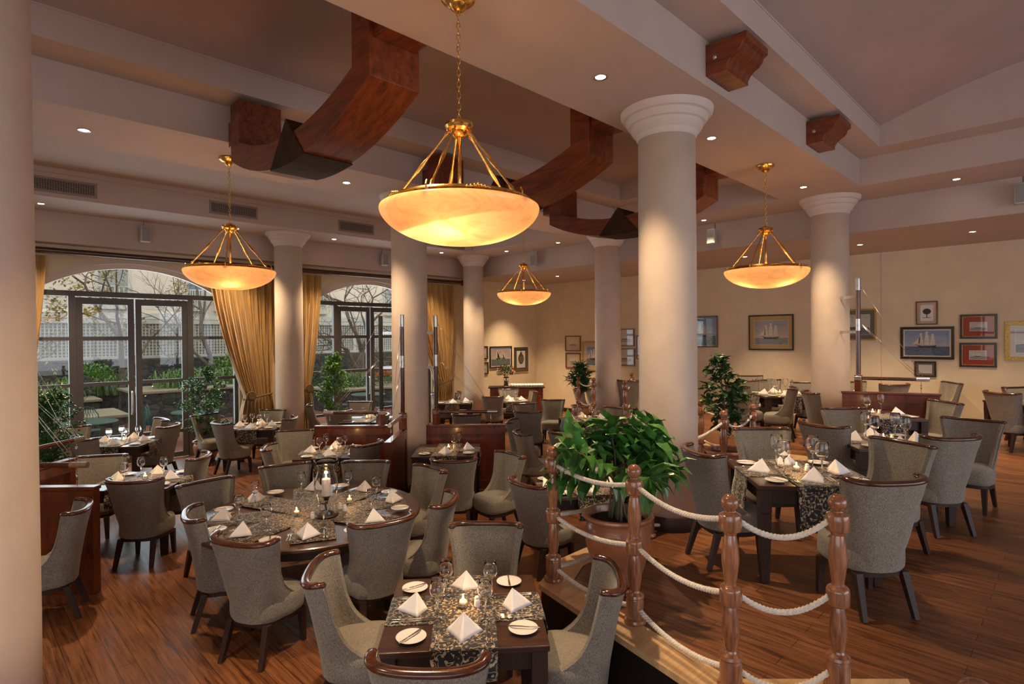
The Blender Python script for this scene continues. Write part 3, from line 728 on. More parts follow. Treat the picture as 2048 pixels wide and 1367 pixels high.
# ================================================================== tables
def square_table(w=.92, top=''):
    e = empty('square_table', (0, 0, 0)); h = w/2
    MB().box(-h, h, -h, h, .715, .75).build('tabletop', M['tablewood'], e, bevel=.006)
    m = MB(); k = h-.05
    m.box(-k, k, -k, -k+.025, .60, .715).box(-k, k, k-.025, k, .60, .715).box(-k, -k+.025, -k, k, .60, .715).box(k-.025, k, -k, k, .60, .715); m.build('apron', M['darkwood'], e)
    for sx in (-1, 1):
        for sy in (-1, 1):
            m = MB(); c = (sx*(h-.055), sy*(h-.055)); m.taper((*c, .714), (*c, .54), .062, .062).taper((*c, .54), (*c, .53), .056, .056).taper((*c, .53), (*c, 0), .060, .042)
            m.build('leg', M['darkwood'], e, bevel=.003)
    return e
tk = Kind(square_table())
def runner_strip(length, width, hang0, hang1, z, puff=.0):
    """cloth over the top, length along local x, hanging past the ends by hang0/hang1"""
    pts = []; h = length/2; r = .012
    def add(x, zz, s): pts.append((x, zz, s))
    s = 0
    if hang0:
        n = 8
        for i in range(n+1): t = i/n; add(-h-r-.012*sin(t*5), z-r-hang0*(1-t), s); s += hang0/n
        add(-h-r*.6, z-.003, s); s += .015
    n = 16
    for i in range(n+1): add(-h+.0+2*h*i/n, z, s); s += 2*h/n if i < n else 0
    if hang1:
        add(h+r*.6, z-.003, s+.01); s += .02
        for i in range(9): t = i/8; add(h+r+.012*sin(t*5), z-r-hang1*t, s); s += hang1/8
    m = MB(); uv = []; nw = 8; P = []; Q = []
    for x, zz, ss in pts:
        hangd = max(0, z-zz); row = []
        for j in range(nw+1):
            y = -width/2+width*j/nw; dx = .010*sin(j*1.7+ss*3)*min(1, hangd*6)*(1 if x > 0 else -1)
            row.append((x+dx, y*(1-.04*min(1, hangd*4)), zz)); uv.append((ss, y))
        P.append(row)
    th_ = .003
    m.grid(P); n1 = len(m.v)
    return m, uv
def runner(loc, rz, length, width, h0, h1, z, label, group):
    m, uv = runner_strip(length, width, h0, h1, z)
    o = m.build('table_runner', M['damask'], uv=uv, smooth=True, fixn=False)
    md = o.modifiers.new('thick', 'SOLIDIFY'); md.thickness = .003; md.offset = 0
    o.location = loc; o.rotation_euler = (0, 0, rz); return tag(o, label, 'table runner', group)
# tableware prototypes ------------------------------------------------
def mk_napkin():
    H_ = .105; m = MB()
    A = (0, .01, H_); F = (0, -.115, 0); Lp = (-.105, .03, 0); Rp = (.105, .03, 0); Bk = (0, .075, 0); n = 6
    def face(a, b, c, bulge):
        a, b, c = Vector(a), Vector(b), Vector(c); nn = (b-a).cross(c-a).normalized(); rows = []
        for i in range(n+1):
            t = i/n; p, q = a.lerp(b, t), a.lerp(c, t); rows.append([p.lerp(q, j/n)+nn*bulge*4*(j/n)*(1-j/n)*t for j in range(n+1)])
        m.grid(rows)
    face(A, Lp, F, -.006); face(A, F, Rp, -.006); face(A, Lp, Bk, .012); face(A, Bk, Rp, .012)
    o = m.build('pyramid_napkin', M['linen'], smooth=2, fixn=False)
    md = o.modifiers.new('thick', 'SOLIDIFY'); md.thickness = .004; md.offset = 0; return o
def mk_plate():
    o = MB().lathe([(0, .004), (.052, .004), (.058, .006), (.082, .015), (.084, .0165), (.082, .018), (.060, .010), (.052, .008), (0, .008)], 36).build('side_plate', M['china'], smooth=True); return o
def mk_knife(n='butter_knife', L=.19):
    e = empty(n, (0, 0, 0)); h = L/2
    m = MB(); m.tube([(-h, 0, .004), (-h+.01, 0, .004), (-h+.05, 0, .004), (-h+.085, 0, .004)], [.004, .006, .0048, .0042], 8, sq=.7); m.build('handle', M['steel'], e, smooth=True)
    m = MB(); m.add([(-h+.083, -.003, .0035), (-h+.10, -.007, .0035), (h-.02, -.008, .0035), (h, .002, .0035), (h-.02, .006, .0035), (-h+.083, .004, .0035)] + [(-h+.083, -.003, .005), (-h+.10, -.007, .005), (h-.02, -.008, .005), (h, .002, .005), (h-.02, .006, .005), (-h+.083, .004, .005)],
        [(5,4,3,2,1,0), (6,7,8,9,10,11)]+[(i, (i+1)%6, 6+(i+1)%6, 6+i) for i in range(6)]); m.build('blade', M['steel'], e)
    return e
def mk_fork():
    e = empty('dinner_fork', (0, 0, 0)); m = MB(); m.tube([(-.1, 0, .004), (-.08, 0, .004), (-.02, 0, .004), (.035, 0, .006)], [.004, .0058, .0032, .003], 8, sq=.6); m.build('handle', M['steel'], e, smooth=True)
    m = MB(); m.add([(.033, -.003, .004), (.05, -.012, .004), (.062, -.012, .006), (.062, .012, .006), (.05, .012, .004), (.033, .003, .004), (.033, 0, .007), (.062, 0, .0085)], [(0, 1, 2, 7, 6), (6, 7, 3, 4, 5), (0, 6, 5, 4, 3, 7, 2, 1)])
    for i in range(4): y = -.0105+.007*i; m.tube([(.06, y, .007), (.08, y, .0065), (.10, y, .010)], [.0018, .0016, .001], 5)
    m.build('tines', M['steel'], e); return e
def mk_glass():
    prof = [(.0, .0), (.034, .001), (.034, .003), (.010, .008), (.0045, .014), (.0038, .05), (.0045, .088), (.012, .098), (.028, .112), (.037, .132), (.039, .15), (.036, .175), (.031, .198), (.0315, .2),
            (.0300, .199), (.0345, .175), (.0375, .15), (.0355, .133), (.027, .114), (.010, .101), (0, .099)]
    return MB().lathe(prof, 32).build('wine_glass', M['glass'], smooth=True)
def mk_candle():
    e = empty('glass_candle_holder', (0, 0, 0))
    MB().lathe([(0, 0), (.032, 0), (.034, .01), (.036, .06), (.040, .072), (.038, .072), (.034, .06), (.031, .012), (0, .010)], 28).build('glass_cup', M['cupglass'], e, smooth=True)
    MB().lathe([(0, .022), (.02, .022), (.025, .032), (.020, .044), (0, .047)], 20).build('candle', M['wax'], e, smooth=True)
    MB().lathe([(0, .047), (.0035, .051), (.0058, .058), (.0038, .068), (0, .080)], 12).build('flame', M['flame'], e, smooth=True)
    return e
def mk_shaker():
    e = empty('salt_shaker', (0, 0, 0)); MB().lathe([(0, 0), (.018, 0), (.02, .01), (.017, .035), (.015, .05)], 16).build('body', M['china'], e, smooth=True)
    MB().lathe([(.015, .05), (.0145, .06), (.008, .066), (0, .067)], 16).build('cap', M['china'], e, smooth=True); return e
napk, platek, knifek, forkk, glassk, candk, shakk = Kind(mk_napkin()), Kind(mk_plate()), Kind(mk_knife()), Kind(mk_fork()), Kind(mk_glass()), Kind(mk_candle()), Kind(mk_shaker())
dknifek = Kind(mk_knife('dinner_knife', .235))
SIDE = {270: 'near', 90: 'far', 180: 'left', 0: 'right'}
def ln(o, z): return o
def setting(C_, z, ang, R_, desc, side, detail, rz0=0, plate_left=True, jit=0):
    """C_ centre, ang direction (camera frame deg) from the centre to the sitter"""
    a = math.radians(ang+rz0-45); d = Vector((cos(a), sin(a), 0)); t = Vector((-d.y, d.x, 0))   # t: to the sitter's left ... seen facing centre
    rz = a+pi/2                                                   # local -y -> outward
    b = C_+Vector((0, 0, z)); zr = .006
    j = random.uniform(-1, 1)
    tag(napk.place(b+d*(R_-.16)+t*.01*j+Vector((0, 0, zr)), rz+.35*j, 'pyramid napkin at the %s of the %s' % (side, desc), 'white pyramid napkins'), cat='napkin')
    tag(platek.place(b+d*(R_-.13)-t*.29, rz, 'side plate at the %s of the %s' % (side, desc), 'white side plates'), cat='plate')
    tag(glassk.place(b+d*(R_-.30)+t*.12+Vector((0, 0, zr)), 0, 'wine glass at the %s of the %s' % (side, desc), 'stemmed wine glasses', scale=1.4 if z > 1 else 1.15), cat='wine glass')
    if detail >= 1:
        tag(knifek.place(b+d*(R_-.13)-t*.29+Vector((0, 0, .016)), rz+pi/2+random.uniform(-.9, .9), 'butter knife on the %s side plate of the %s' % (side, desc), 'butter knives on side plates'), cat='knife')
    if detail >= 2:
        for k, (kk, nm) in enumerate(((forkk, 'fork'), (forkk, 'fork'), (dknifek, 'knife'), (dknifek, 'knife'))):
            off = (-.155, -.135, .125, .15)[k]; which = ('outer', 'inner', 'inner', 'outer')[k]
            tag(kk.place(b+d*(R_-.15)+t*off+Vector((0, 0, zr)), rz+pi/2+pi*0+random.uniform(-.05, .05), '%s %s at the %s of the %s' % (which, nm, side, desc), 'dinner forks' if nm == 'fork' else 'dinner knives'), cat=nm)
def candle(p, z, desc, where='', e=1.):
    c = tag(candk.place(p+Vector((0, 0, z+.006)), 0, 'lit glass candle cup %son the %s' % (where, desc), 'lit table candles'), cat='candle')
    l = bpy.data.lights.new('candle_light', 'POINT'); l.energy = .8*e; l.color = (1, .55, .2); l.shadow_soft_size = .012
    lo = bpy.data.objects.new('candle_light', l); COL.objects.link(lo); lo.location = p+Vector((0, 0, z+.10))
# px, py centre, level, rotation, description, sides with settings, detail, runner hang (x-, x+, y-, y+)
TB = [
 (930,1216,0,4,'square table nearest the camera',(270,90,180,0),2,(0,.22,.16,0)),
 (665,903,0,8,'table left of the central partition',(270,90,180,0),1,(.2,.2,.25,.2)),
 (289,959,0,6,'table beside the far-left partition',(90,180,0),1,(.2,.2,.2,.2)),
 (248,883,0,5,'table before the glazed double door',(270,90,180,0),1,(.25,.25,.25,.25)),
 (512,852,0,5,'table before the first gold curtain',(270,90,180,0),1,(.25,.25,.25,.25)),
 (895,899,0,0,'small table against the right central partition',(270,0),1,(0,.2,.1,0)),
 (1160,968,0,12,'table behind the big potted plant',(270,90,180,0),1,(.25,.25,.25,.25)),
 (1172,838,0,10,'table beyond the plant leaves',(270,90,180,0),1,(.25,.25,.25,.25)),
 (1020,800,0,8,'table beside the corner sideboard',(270,90,0),0,(.25,.25,.25,.2)),
 (735,838,0,0,'table below the second window',(90,0),0,(.2,.2,.2,.2)),
 (908,803,0,0,'table behind the right central mast',(270,0),0,(.2,.2,.2,.2)),
 (1597,944,1,-6,'table next to the rope posts',(270,90,180,0),2,(.34,.34,.34,.0)),
 (1770,882,1,-8,'second table on the right',(270,90,180,0),1,(.3,.3,.3,.1)),
 (1748,829,1,-4,'table against the right mahogany partition',(180,0),1,(.3,.3,.3,.1)),
 (1560,788,1,0,'dark table under the gold-matted picture',(270,90,180,0),1,(.3,.3,.3,.3)),
 (2068,805,1,0,'table cut off by the right edge',(180,270),0,(.0,.2,.0,.2)),
 (1692,786,1,0,'far table behind the right column',(180,270),0,(.2,.2,.2,.2)),
]
TC = {}
for px, py, up, rot, desc, sides, det, hg in TB:
    z0 = ZP+.006 if up else 0; p = at(px, py, z0+.75); C_ = Vector((p.x, p.y, z0)); rz = math.radians(rot-45); TC[desc] = (C_, z0+.75, rz)
    tag(tk.place(C_, rz, 'dark wooden square '+desc.replace('square ', ''), 'dark square dining tables'), cat='table')
    runner(C_, rz, .92, .36, hg[0], hg[1], .7525, 'damask runner laid left to right on the '+desc, 'damask table runners')
    runner(C_, rz+pi/2, .92, .36, hg[2], hg[3], .7565, 'damask runner laid front to back on the '+desc, 'damask table runners')
    b = Vector((C_.x, C_.y, 0))
    for s in sides: setting(b, z0+.752, s, .46, desc, SIDE[s], det, rot)
    if 'right edge' not in desc and 'far table' not in desc and 'central mast' not in desc:
        q = b+Vector((cos(rz), sin(rz), 0))*random.uniform(-.02, .04)
        candle(q, z0+.752, desc)
        tag(shakk.place(q+Vector((cos(rz), sin(rz), 0))*.085+Vector((0, 0, z0+.758)), 0, 'white salt shaker on the '+desc, 'white salt shakers'), cat='salt shaker')
# big round table ------------------------------------------------------
p = at(624, 1022, .75); RC = Vector((p.x, p.y, 0)); RR = 1.02; zt = .752
e = empty('round_table', RC, math.radians(-20)); tag(e, 'large dark round table carrying the hurricane lamp, at lower left of centre', 'table')
MB().lathe([(0, .715), (RR-.012, .715), (RR, .722), (RR, .742), (RR-.008, .75), (0, .75)], 96).build('tabletop', M['tablewood'], e, smooth=2)
MB().lathe([(.80, .58), (.80, .715), (.775, .715), (.775, .58), (.80, .58)], 64, cap=False).build('apron', M['darkwood'], e, smooth=2)
for i in range(4):
    t = pi/4+i*pi/2; MB().taper((.77*cos(t), .77*sin(t), .714), (.77*cos(t), .77*sin(t), 0), .085, .06, rot=t+pi/4).build('leg', M['darkwood'], e, bevel=.004)
d8 = 'round table'
for k, (rt, nm) in enumerate(((20, 'nearest its left-right axis'), (65, 'rising from near left'), (110, 'running from near to far'), (155, 'falling to the near right'))):
    runner(RC, math.radians(rt-45), 1.78, .36, 0, 0, .7525+.0035*k, 'damask runner on the round table, ' + nm, 'damask runners crossing on the round table')
sd = [(200, 'left'), (243, 'front-left'), (287, 'front'), (333, 'front-right'), (20, 'right'), (63, 'far-right'), (108, 'far'), (155, 'far-left')]
for a_, nm in sd: setting(RC, .766, a_, .92, d8, nm, 2)
def cf(u, v): return Vector(((u+v)/R2, (v-u)/R2, 0))
for (x, y), nm in zip(((593, 1030), (699, 1005)), ('left of the hurricane lamp ', 'right of the hurricane lamp ')):
    p = at(x, y, .77); candle(Vector((p.x, p.y, 0)), .764, d8, nm)
for x, y, nm in ((625, 1037, 'just left of the hurricane lamp base'), (680, 1018, 'just right of the hurricane lamp base'), (690, 1022, 'right of its twin by the hurricane lamp')):
    p = at(x, y, .77); tag(shakk.place(Vector((p.x, p.y, .770)), 0, 'small white shaker '+nm, 'white shakers'), cat='salt shaker')
p = at(653, 1030, .77); e = empty('hurricane_lamp', (p.x, p.y, .768)); tag(e, 'tall glass hurricane lamp with a lit white pillar candle on the round table', 'candle lamp')
MB().lathe([(0, 0), (.105, 0), (.112, .01), (.10, .025), (.06, .03), (.03, .045), (0, .045)], 40).build('wooden_base', M['darkwood'], e, smooth=2)
MB().lathe([(.025, .04), (.016, .07), (.013, .11), (.02, .15), (.035, .175), (.042, .185), (0, .185)], 24).build('candle_stem', M['darkwood'], e, smooth=True)
MB().lathe([(0, .186), (.039, .186), (.039, .335), (.035, .342), (0, .338)], 28).build('candle', M['wax'], e, smooth=2)
MB().lathe([(0, .343), (.005, .348), (.008, .36), (.005, .375), (0, .392)], 12).build('flame', M['flame'], e, smooth=True)
pr = [(.085, .028), (.075, .06), (.072, .11), (.085, .18), (.103, .25), (.108, .30), (.098, .36), (.080, .41), (.076, .44), (.088, .48), (.105, .515)]
MB().lathe(pr+[(r-.003, z) for r, z in reversed(pr)], 48, cap=False).build('glass_chimney', M['glass'], e, smooth=True)
l = bpy.data.lights.new('candle_light', 'POINT'); l.energy = 2.2; l.color = (1, .58, .24); l.shadow_soft_size = .015
lo = bpy.data.objects.new('candle_light', l); COL.objects.link(lo); lo.location = (p.x, p.y, .768+.40)

# ================================================================== rope posts and ropes
def post():
    e = empty('rope_post', (0, 0, 0)); pr = [(.0, 0), (.068, 0), (.072, .012), (.068, .03), (.055, .04), (.052, .05)]
    pr = [(0, 0), (.070, 0), (.074, .015), (.070, .03), (.058, .038), (.058, .15), (.054, .165), (.062, .175), (.058, .19), (.036, .205), (.032, .215),
          (.036, .235), (.045, .30), (.046, .33), (.040, .40), (.034, .435), (.031, .447), (.038, .455), (.056, .462), (.058, .475), (.058, .535), (.054, .548), (.046, .556), (.034, .565), (.031, .58),
          (.035, .60), (.045, .68), (.046, .71), (.040, .78), (.034, .815), (.031, .83), (.038, .845), (.056, .855), (.059, .868), (.059, .925), (.055, .938), (.04, .946), (.026, .953), (.024, .957), (0, .957)]
    MB().lathe(pr, 36).build('turned_shaft', M['postwood'], e, smooth=2)
    MB().lathe([(.022, .95), (.030, .955)]+[(.047*sin(pi*i/16+.3 if i == 0 else pi*i/16), 1.0-.047*cos(pi*i/16)) for i in range(2, 16)]+[(0, 1.047)], 28).build('ball_finial', M['postwood'], e, smooth=True)
    return e
postk = Kind(post())
PL = ['left of the big potted plant at the platform corner', 'directly in front of the big terracotta pot', 'nearest rope post left of the front rope gap', 'nearest rope post right of the front rope gap', 'behind the big plant, against the large middle column',
      'right of the large middle column by the fine-leaved tree', 'behind the fine-leaved tree pot next to the middle column', 'right of the fine-leaved tree, in front of the dark far table', 'far left one before the far wall prints', 'second of the far pair beside the far column', 'right of the far column', 'farthest one, just left of the large middle column', 'whose ball finial only shows at the bottom edge']
PP = []
for p, lb in zip(posts, PL):
    if 'bottom edge' in lb: continue
    q = Vector((p.x, p.y, ZP+.006)); PP.append(q)
    tag(postk.place(q, 0, 'turned wooden rope post '+lb, 'turned wooden rope posts'), cat='post')
q = at(1955, 1361, ZP+PH); tag(postk.place((q.x, q.y, ZP+.001), 0, 'turned wooden rope post '+PL[-1], 'turned wooden rope posts'), cat='post')
def rope(a, b, z, sag, label, fine=True):
    A = Vector((a.x, a.y, ZP+z)); B = Vector((b.x, b.y, ZP+z)); d = (B-A).normalized(); A += d*.055; B -= d*.055
    Lh = (B-A).length; n = int(Lh/(.010 if fine else .03)); m = MB(); r = .0088; side = d.cross(Vector((0, 0, 1)))
    for k in range(3):
        pts = []
        for i in range(n+1):
            t = i/n; c = A.lerp(B, t)-Vector((0, 0, sag*4*t*(1-t))); q = 2*pi*(t*Lh/.062)+2*pi*k/3
            pts.append(c+side*r*cos(q)+Vector((0, 0, 1))*r*sin(q))
        m.tube(pts, .0092, 6)
    o = m.build('rope', M['rope'], smooth=True, fixn=False); tag(o, label, 'rope', 'cotton ropes between the posts')
LV = ((.905, 'top'), (.505, 'middle'), (.10, 'bottom'))
for i, j, s, nm in ((0, 1, .045, 'in front of the big potted plant'), (1, 2, .055, 'between the pot and the nearest post'), (2, 3, .085, 'across the gap between the two nearest posts'), (0, 4, .05, 'behind the big potted plant'),
                 (4, 5, .10, 'behind the large middle column toward the fine-leaved tree'), (5, 7, .09, 'right of the fine-leaved tree'), (6, 7, .06, 'behind the fine-leaved tree'), (8, 9, .05, 'between the far pair of posts'), (10, 11, .12, 'right of the far column')):
    for z, w in LV: rope(PP[i], PP[j], z, s, '%s rope %s' % (w, nm), i < 5)

# ================================================================== partitions with masts
def partition(u0, v0, u1, v1, z0, label, h=1.02, th_=.07):
    a, b = cf(u0, v0), cf(u1, v1); d = (b-a); L = d.length; e = empty('booth_partition', (a.x, a.y, z0), atan2(d.y, d.x)); tag(e, label, 'partition')
    t = th_/2
    MB().box(0, L, -t, t, 0, h-.035).build('panel', M['mahogany'], e, bevel=.003)
    MB().box(-.015, L+.015, -t-.015, t+.015, h-.035, h).build('cap_rail', M['mahogany'], e, bevel=.006)
    m = MB()
    for s in (-1, 1):
        y0, y1 = sorted((s*t, s*(t+.012)))
        m.box(0, L, y0, y1, h-.15, h-.04).box(0, L, y0, y1, .0, .14).box(0, .09, y0, y1, .14, h-.15).box(L-.09, L, y0, y1, .14, h-.15)
    m.build('frame_moulding', M['mahogany'], e, bevel=.003)
    return e
def mast(u, v, z0, bu, bv_, label, htop=2.75, black=False, to=None):
    p = cf(u, v); e = empty('rigged_mast', (p.x, p.y, z0)); tag(e, label, 'mast'); q = cf(bu, bv_)-p; L = q.length; d = q.normalized()
    md = M['grille'] if black else M['rail']
    MB().box(-.045, .045, -.045, .045, 1.021, 1.27).build('mast_foot', M['mahogany'], e, bevel=.006)
    MB().lathe([(.033, 1.27), (.033, htop-.18)], 20).build('pole', md, e, smooth=2)
    MB().lathe([(.0355, htop-.18), (.0355, htop), (.03, htop+.004), (0, htop+.004)], 20).build('top_cap', M['grille'] if black else M['chrome'], e, smooth=2)
    MB().lathe([(.0355, htop-.80), (.0355, htop-.62)], 20, cap=True).build('sleeve', M['grille'] if black else M['chrome'], e, smooth=2)
    zb = 1.22
    MB().box(-.05, .05, -.05, .05, zb-.03, zb+.03).build('boom_bracket', M['chrome'], e, bevel=.004)
    MB().tube([d*.05+Vector((0, 0, zb)), d*(L-.16)+Vector((0, 0, zb))], .026, 16).build('boom', M['rail'], e, smooth=2)
    MB().tube([d*(L-.16)+Vector((0, 0, zb)), d*L+Vector((0, 0, zb))], .029, 16).build('boom_end', M['chrome'], e, smooth=2)
    m = MB()
    for z, k in ((htop-.13, .07), (htop-.69, .10), (htop-.71, .15)): m.tube([d*.036+Vector((0, 0, z)), d*(L-k)+Vector((0, 0, zb+.028))], .0028, 5)
    m.tube([d*(L-.1)+Vector((0, 0, zb-.02)), d*(L-.1)+Vector((0, 0, 1.02))], .003, 5); m.tube([d*(L-.1)+Vector((0, 0, zb-.08)), d*(L-.1)+Vector((0, 0, 1.08))], .009, 8)
    m.build('rigging', M['steel'], e, smooth=True)
    if to:
        c = Vector((to[0]-p.x, to[1]-p.y, 0)); Lc = c.length-.285; c.normalize(); s_ = Vector((-c.y, c.x, 0))*.006
        for z in (htop-.27, htop-.82):
            a0, a1 = c*.03, c*Lc; MB().add([a0-s_+Vector((0, 0, z-.022)), a1-s_+Vector((0, 0, z-.022)), a1+s_+Vector((0, 0, z-.022)), a0+s_+Vector((0, 0, z-.022)), a0-s_+Vector((0, 0, z+.022)), a1-s_+Vector((0, 0, z+.022)), a1+s_+Vector((0, 0, z+.022)), a0+s_+Vector((0, 0, z+.022))],
                [(0,3,2,1),(4,5,6,7),(0,1,5,4),(1,2,6,5),(2,3,7,6),(3,0,4,7)]).build('wall_bracket', M['chrome'], e)
    return e
cp = colpt(817, 7.6); cu, cv = (cp[0]-cp[1])/R2, (cp[0]+cp[1])/R2
partition(-3.13, 9.05, cu-.24, 9.05, 0, 'mahogany booth partition left of the partition column, before the second window')
partition(cu+.24, 9.05, -.12, 9.05, 0, 'mahogany booth partition right of the partition column, behind the small table')
partition(-1.66, 7.55, -1.66, 8.72, 0, 'mahogany booth partition seen end-on, running toward the camera below the column')
mast(-2.08, 9.05, 0, -3.0, 9.05, 'tall black-looking mast against the second window, with boom to the left', black=True, to=cp)
mast(-1.66, 8.62, 0, -1.66, 7.68, 'tall mast with silver sleeves directly in front of the partition column')
mast(-1.21, 9.05, 0, -.24, 9.05, 'tall mast right of the partition column, its rigging sloping down to the right', to=cp)
partition(-5.0, 5.42, -3.97, 5.42, 0, 'mahogany booth partition emerging from behind the foreground column')
partition(-5.25, 5.75, -5.2, 6.72, 0, 'mahogany booth partition running away behind the foreground column')
mast(-4.85, 5.42, 0, -4.05, 5.42, 'mast hidden by the foreground column, its boom end showing at left')
mast(-5.27, 5.9, 0, -5.2, 6.9, 'mast hidden by the foreground column, its boom running back toward the door')
pa, pb = at(1697, 781, ZP+1.02), at(1879, 787, ZP+1.02)
ua, va = (pa.x-pa.y)/R2, (pa.x+pa.y)/R2; ub, vb = (pb.x-pb.y)/R2, (pb.x+pb.y)/R2
partition(ua-.1, va, ub, vb, ZP, 'mahogany booth partition below the picture wall at right')
fm = (1718-1697)/(1879-1697)
mu, mv = lerp(ua, ub, fm), lerp(va, vb, fm); eu = lerp(ua, ub, (1860-1697)/(1879-1697)); ev = lerp(va, vb, .9)
mast(mu, mv, ZP, eu, ev, 'tall mast with silver sleeves beside the right column, boom pointing right', to=colpt(1659, 2.97))
MB_ = None
# ================================================================== curtains
def rodz(): return 3.92
def curtain(a_top0, a_top1, a_tie0, a_tie1, z_tie, a_bot0, a_bot1, label, rose=None, folds=15):
    b = bW-.14; N = folds*10; P = []; NZ = 44
    for j in range(NZ+1):
        z = 3.88*(1-j/NZ)+.02
        if z > z_tie:
            t = (3.9-z)/(3.9-z_tie); e0 = t**1.5; x0, x1 = lerp(a_top0, a_tie0, e0), lerp(a_top1, a_tie1, e0)
        else:
            t = min(1, (z_tie-z)/.6); t = t**.7; x0, x1 = lerp(a_tie0, a_bot0, t), lerp(a_tie1, a_bot1, t)
        wn = (x1-x0)/(a_top1-a_top0); row = []
        for i in range(N+1):
            s = i/N; x = lerp(x0, x1, s); amp = .052*(.75+.5*(1-wn))
            ph = 2*pi*folds*s+.5*sin(7*s+z*1.1)
            row.append((x+.012*sin(ph*2), b+amp*sin(ph)*(.8+.3*sin(3.1*s+z))+.02*sin(ph*.5+z*2), z))
        P.append(row)
    e = empty('curtain', (0, 0, 0)); tag(e, label, 'curtain', None)
    o = MB().grid(P).build('drape', M['curtain'], e, smooth=True, fixn=False)
    if rose:
        t0 = (a_tie0-.02, a_tie1+.02); pts = []
        for i in range(25): q = 2*pi*i/24; pts.append(((t0[0]+t0[1])/2+(t0[1]-t0[0])/2*cos(q), b+.10*sin(q), z_tie+.05*cos(q)))
        MB().tube(pts, .018, 8, cap=False).build('tieback', M['curtaintrim'], e, smooth=True)
        m = MB(); c = (rose, b-.13, z_tie+.02)
        for r, k in ((.09, .018), (.058, .014), (.028, .012)):
            m.tube([(c[0]+r*cos(2*pi*i/20), c[1]-.01*(.09-r)/.03, c[2]+r*sin(2*pi*i/20)) for i in range(21)], k, 7, cap=False)
        m.tube([(c[0], c[1]-.03, c[2]), (c[0], c[1]+.03, c[2])], .07, 20); m.build('rosette', M['curtaintrim'], e, smooth=2)
    return e
curtain(.55, 1.32, .55, .98, .9, .5, 1.0, 'gold curtain at the left side of the first arched window, beside the foreground column', None, 7)
curtain(3.95, 5.32, 4.62, 5.20, 1.15, 4.5, 5.3, 'wide gold curtain gathered to the right of the first arched window', 4.72, 17)
curtain(5.35, 6.42, 5.6, 6.12, 1.22, 5.5, 6.22, 'gold curtain at the left side of the second arched window, tied with a rosette', 6.03, 12)
curtain(8.95, 10.45, 9.78, 10.38, 1.15, 9.7, 10.4, 'gold curtain at the right side of the second window, beside the slim far column', 9.8, 16)
e = empty('curtain_pole', (A0+.1, bW-.16, 3.99)); tag(e, 'long dark wooden curtain pole running above both arched windows', 'curtain pole')
MB().tube([(0, 0, 0), (10.65-A0, 0, 0)], .052, 16).build('pole', M['rail'], e, smooth=2)
MB().lathe([(0, -.01), (.07, 0), (.085, .02), (.07, .04), (.05, .05), (.055, .07), (.085, .10), (.075, .135), (0, .15)], 20, M=Matrix.Translation((10.65-A0, 0, 0)) @ Matrix.Rotation(pi/2, 4, 'Y')).build('finial', M['rail'], e, smooth=2)
# ================================================================== framed pictures
def cmat(n, c, r=.55): 
    k = 'pic_'+n
    if k not in M: M[k] = flat(k, c, r)
    return M[k]
def skymat(n, top, bot, k=3):
    t = NT(n); v = t.coord((1, 1, 1)); nz = t.noise(t.coord((7, 7, 12)), 1.2, 5, .6)
    sp = t.n('ShaderNodeSeparateXYZ'); t.l(v, sp.inputs[0]); ad = t.n('ShaderNodeMath', operation='MULTIPLY_ADD'); t.l(nz.outputs['Fac'], ad.inputs[0]); ad.inputs[1].default_value = .5; t.l(sp.outputs['Z'], ad.inputs[2])
    return t.P(t.ramp(ad.outputs[0], [(.05, bot), (.45, top)]), .6)
M['sky_day'] = skymat('painted_blue_sky', (.24, .36, .56), (.62, .60, .60)); M['sky_dusk'] = skymat('painted_dusk_sky', (.42, .38, .42), (.80, .60, .44)); M['sky_grey'] = skymat('painted_pale_sky', (.55, .55, .50), (.72, .70, .62))
def seamat(n, a, b):
    t = NT(n); nz = t.noise(t.coord((6, 6, 40)), 2.5, 6, .7); return t.P(t.ramp(nz.outputs['Fac'], [(.35, a), (.7, b)]), .55)
M['sea_blue'] = seamat('painted_sea', (.03, .06, .13), (.22, .30, .42)); M['sea_teal'] = seamat('painted_teal_sea', (.04, .08, .10), (.30, .36, .36)); M['sea_grey'] = seamat('painted_grey_sea', (.20, .21, .20), (.50, .50, .47))
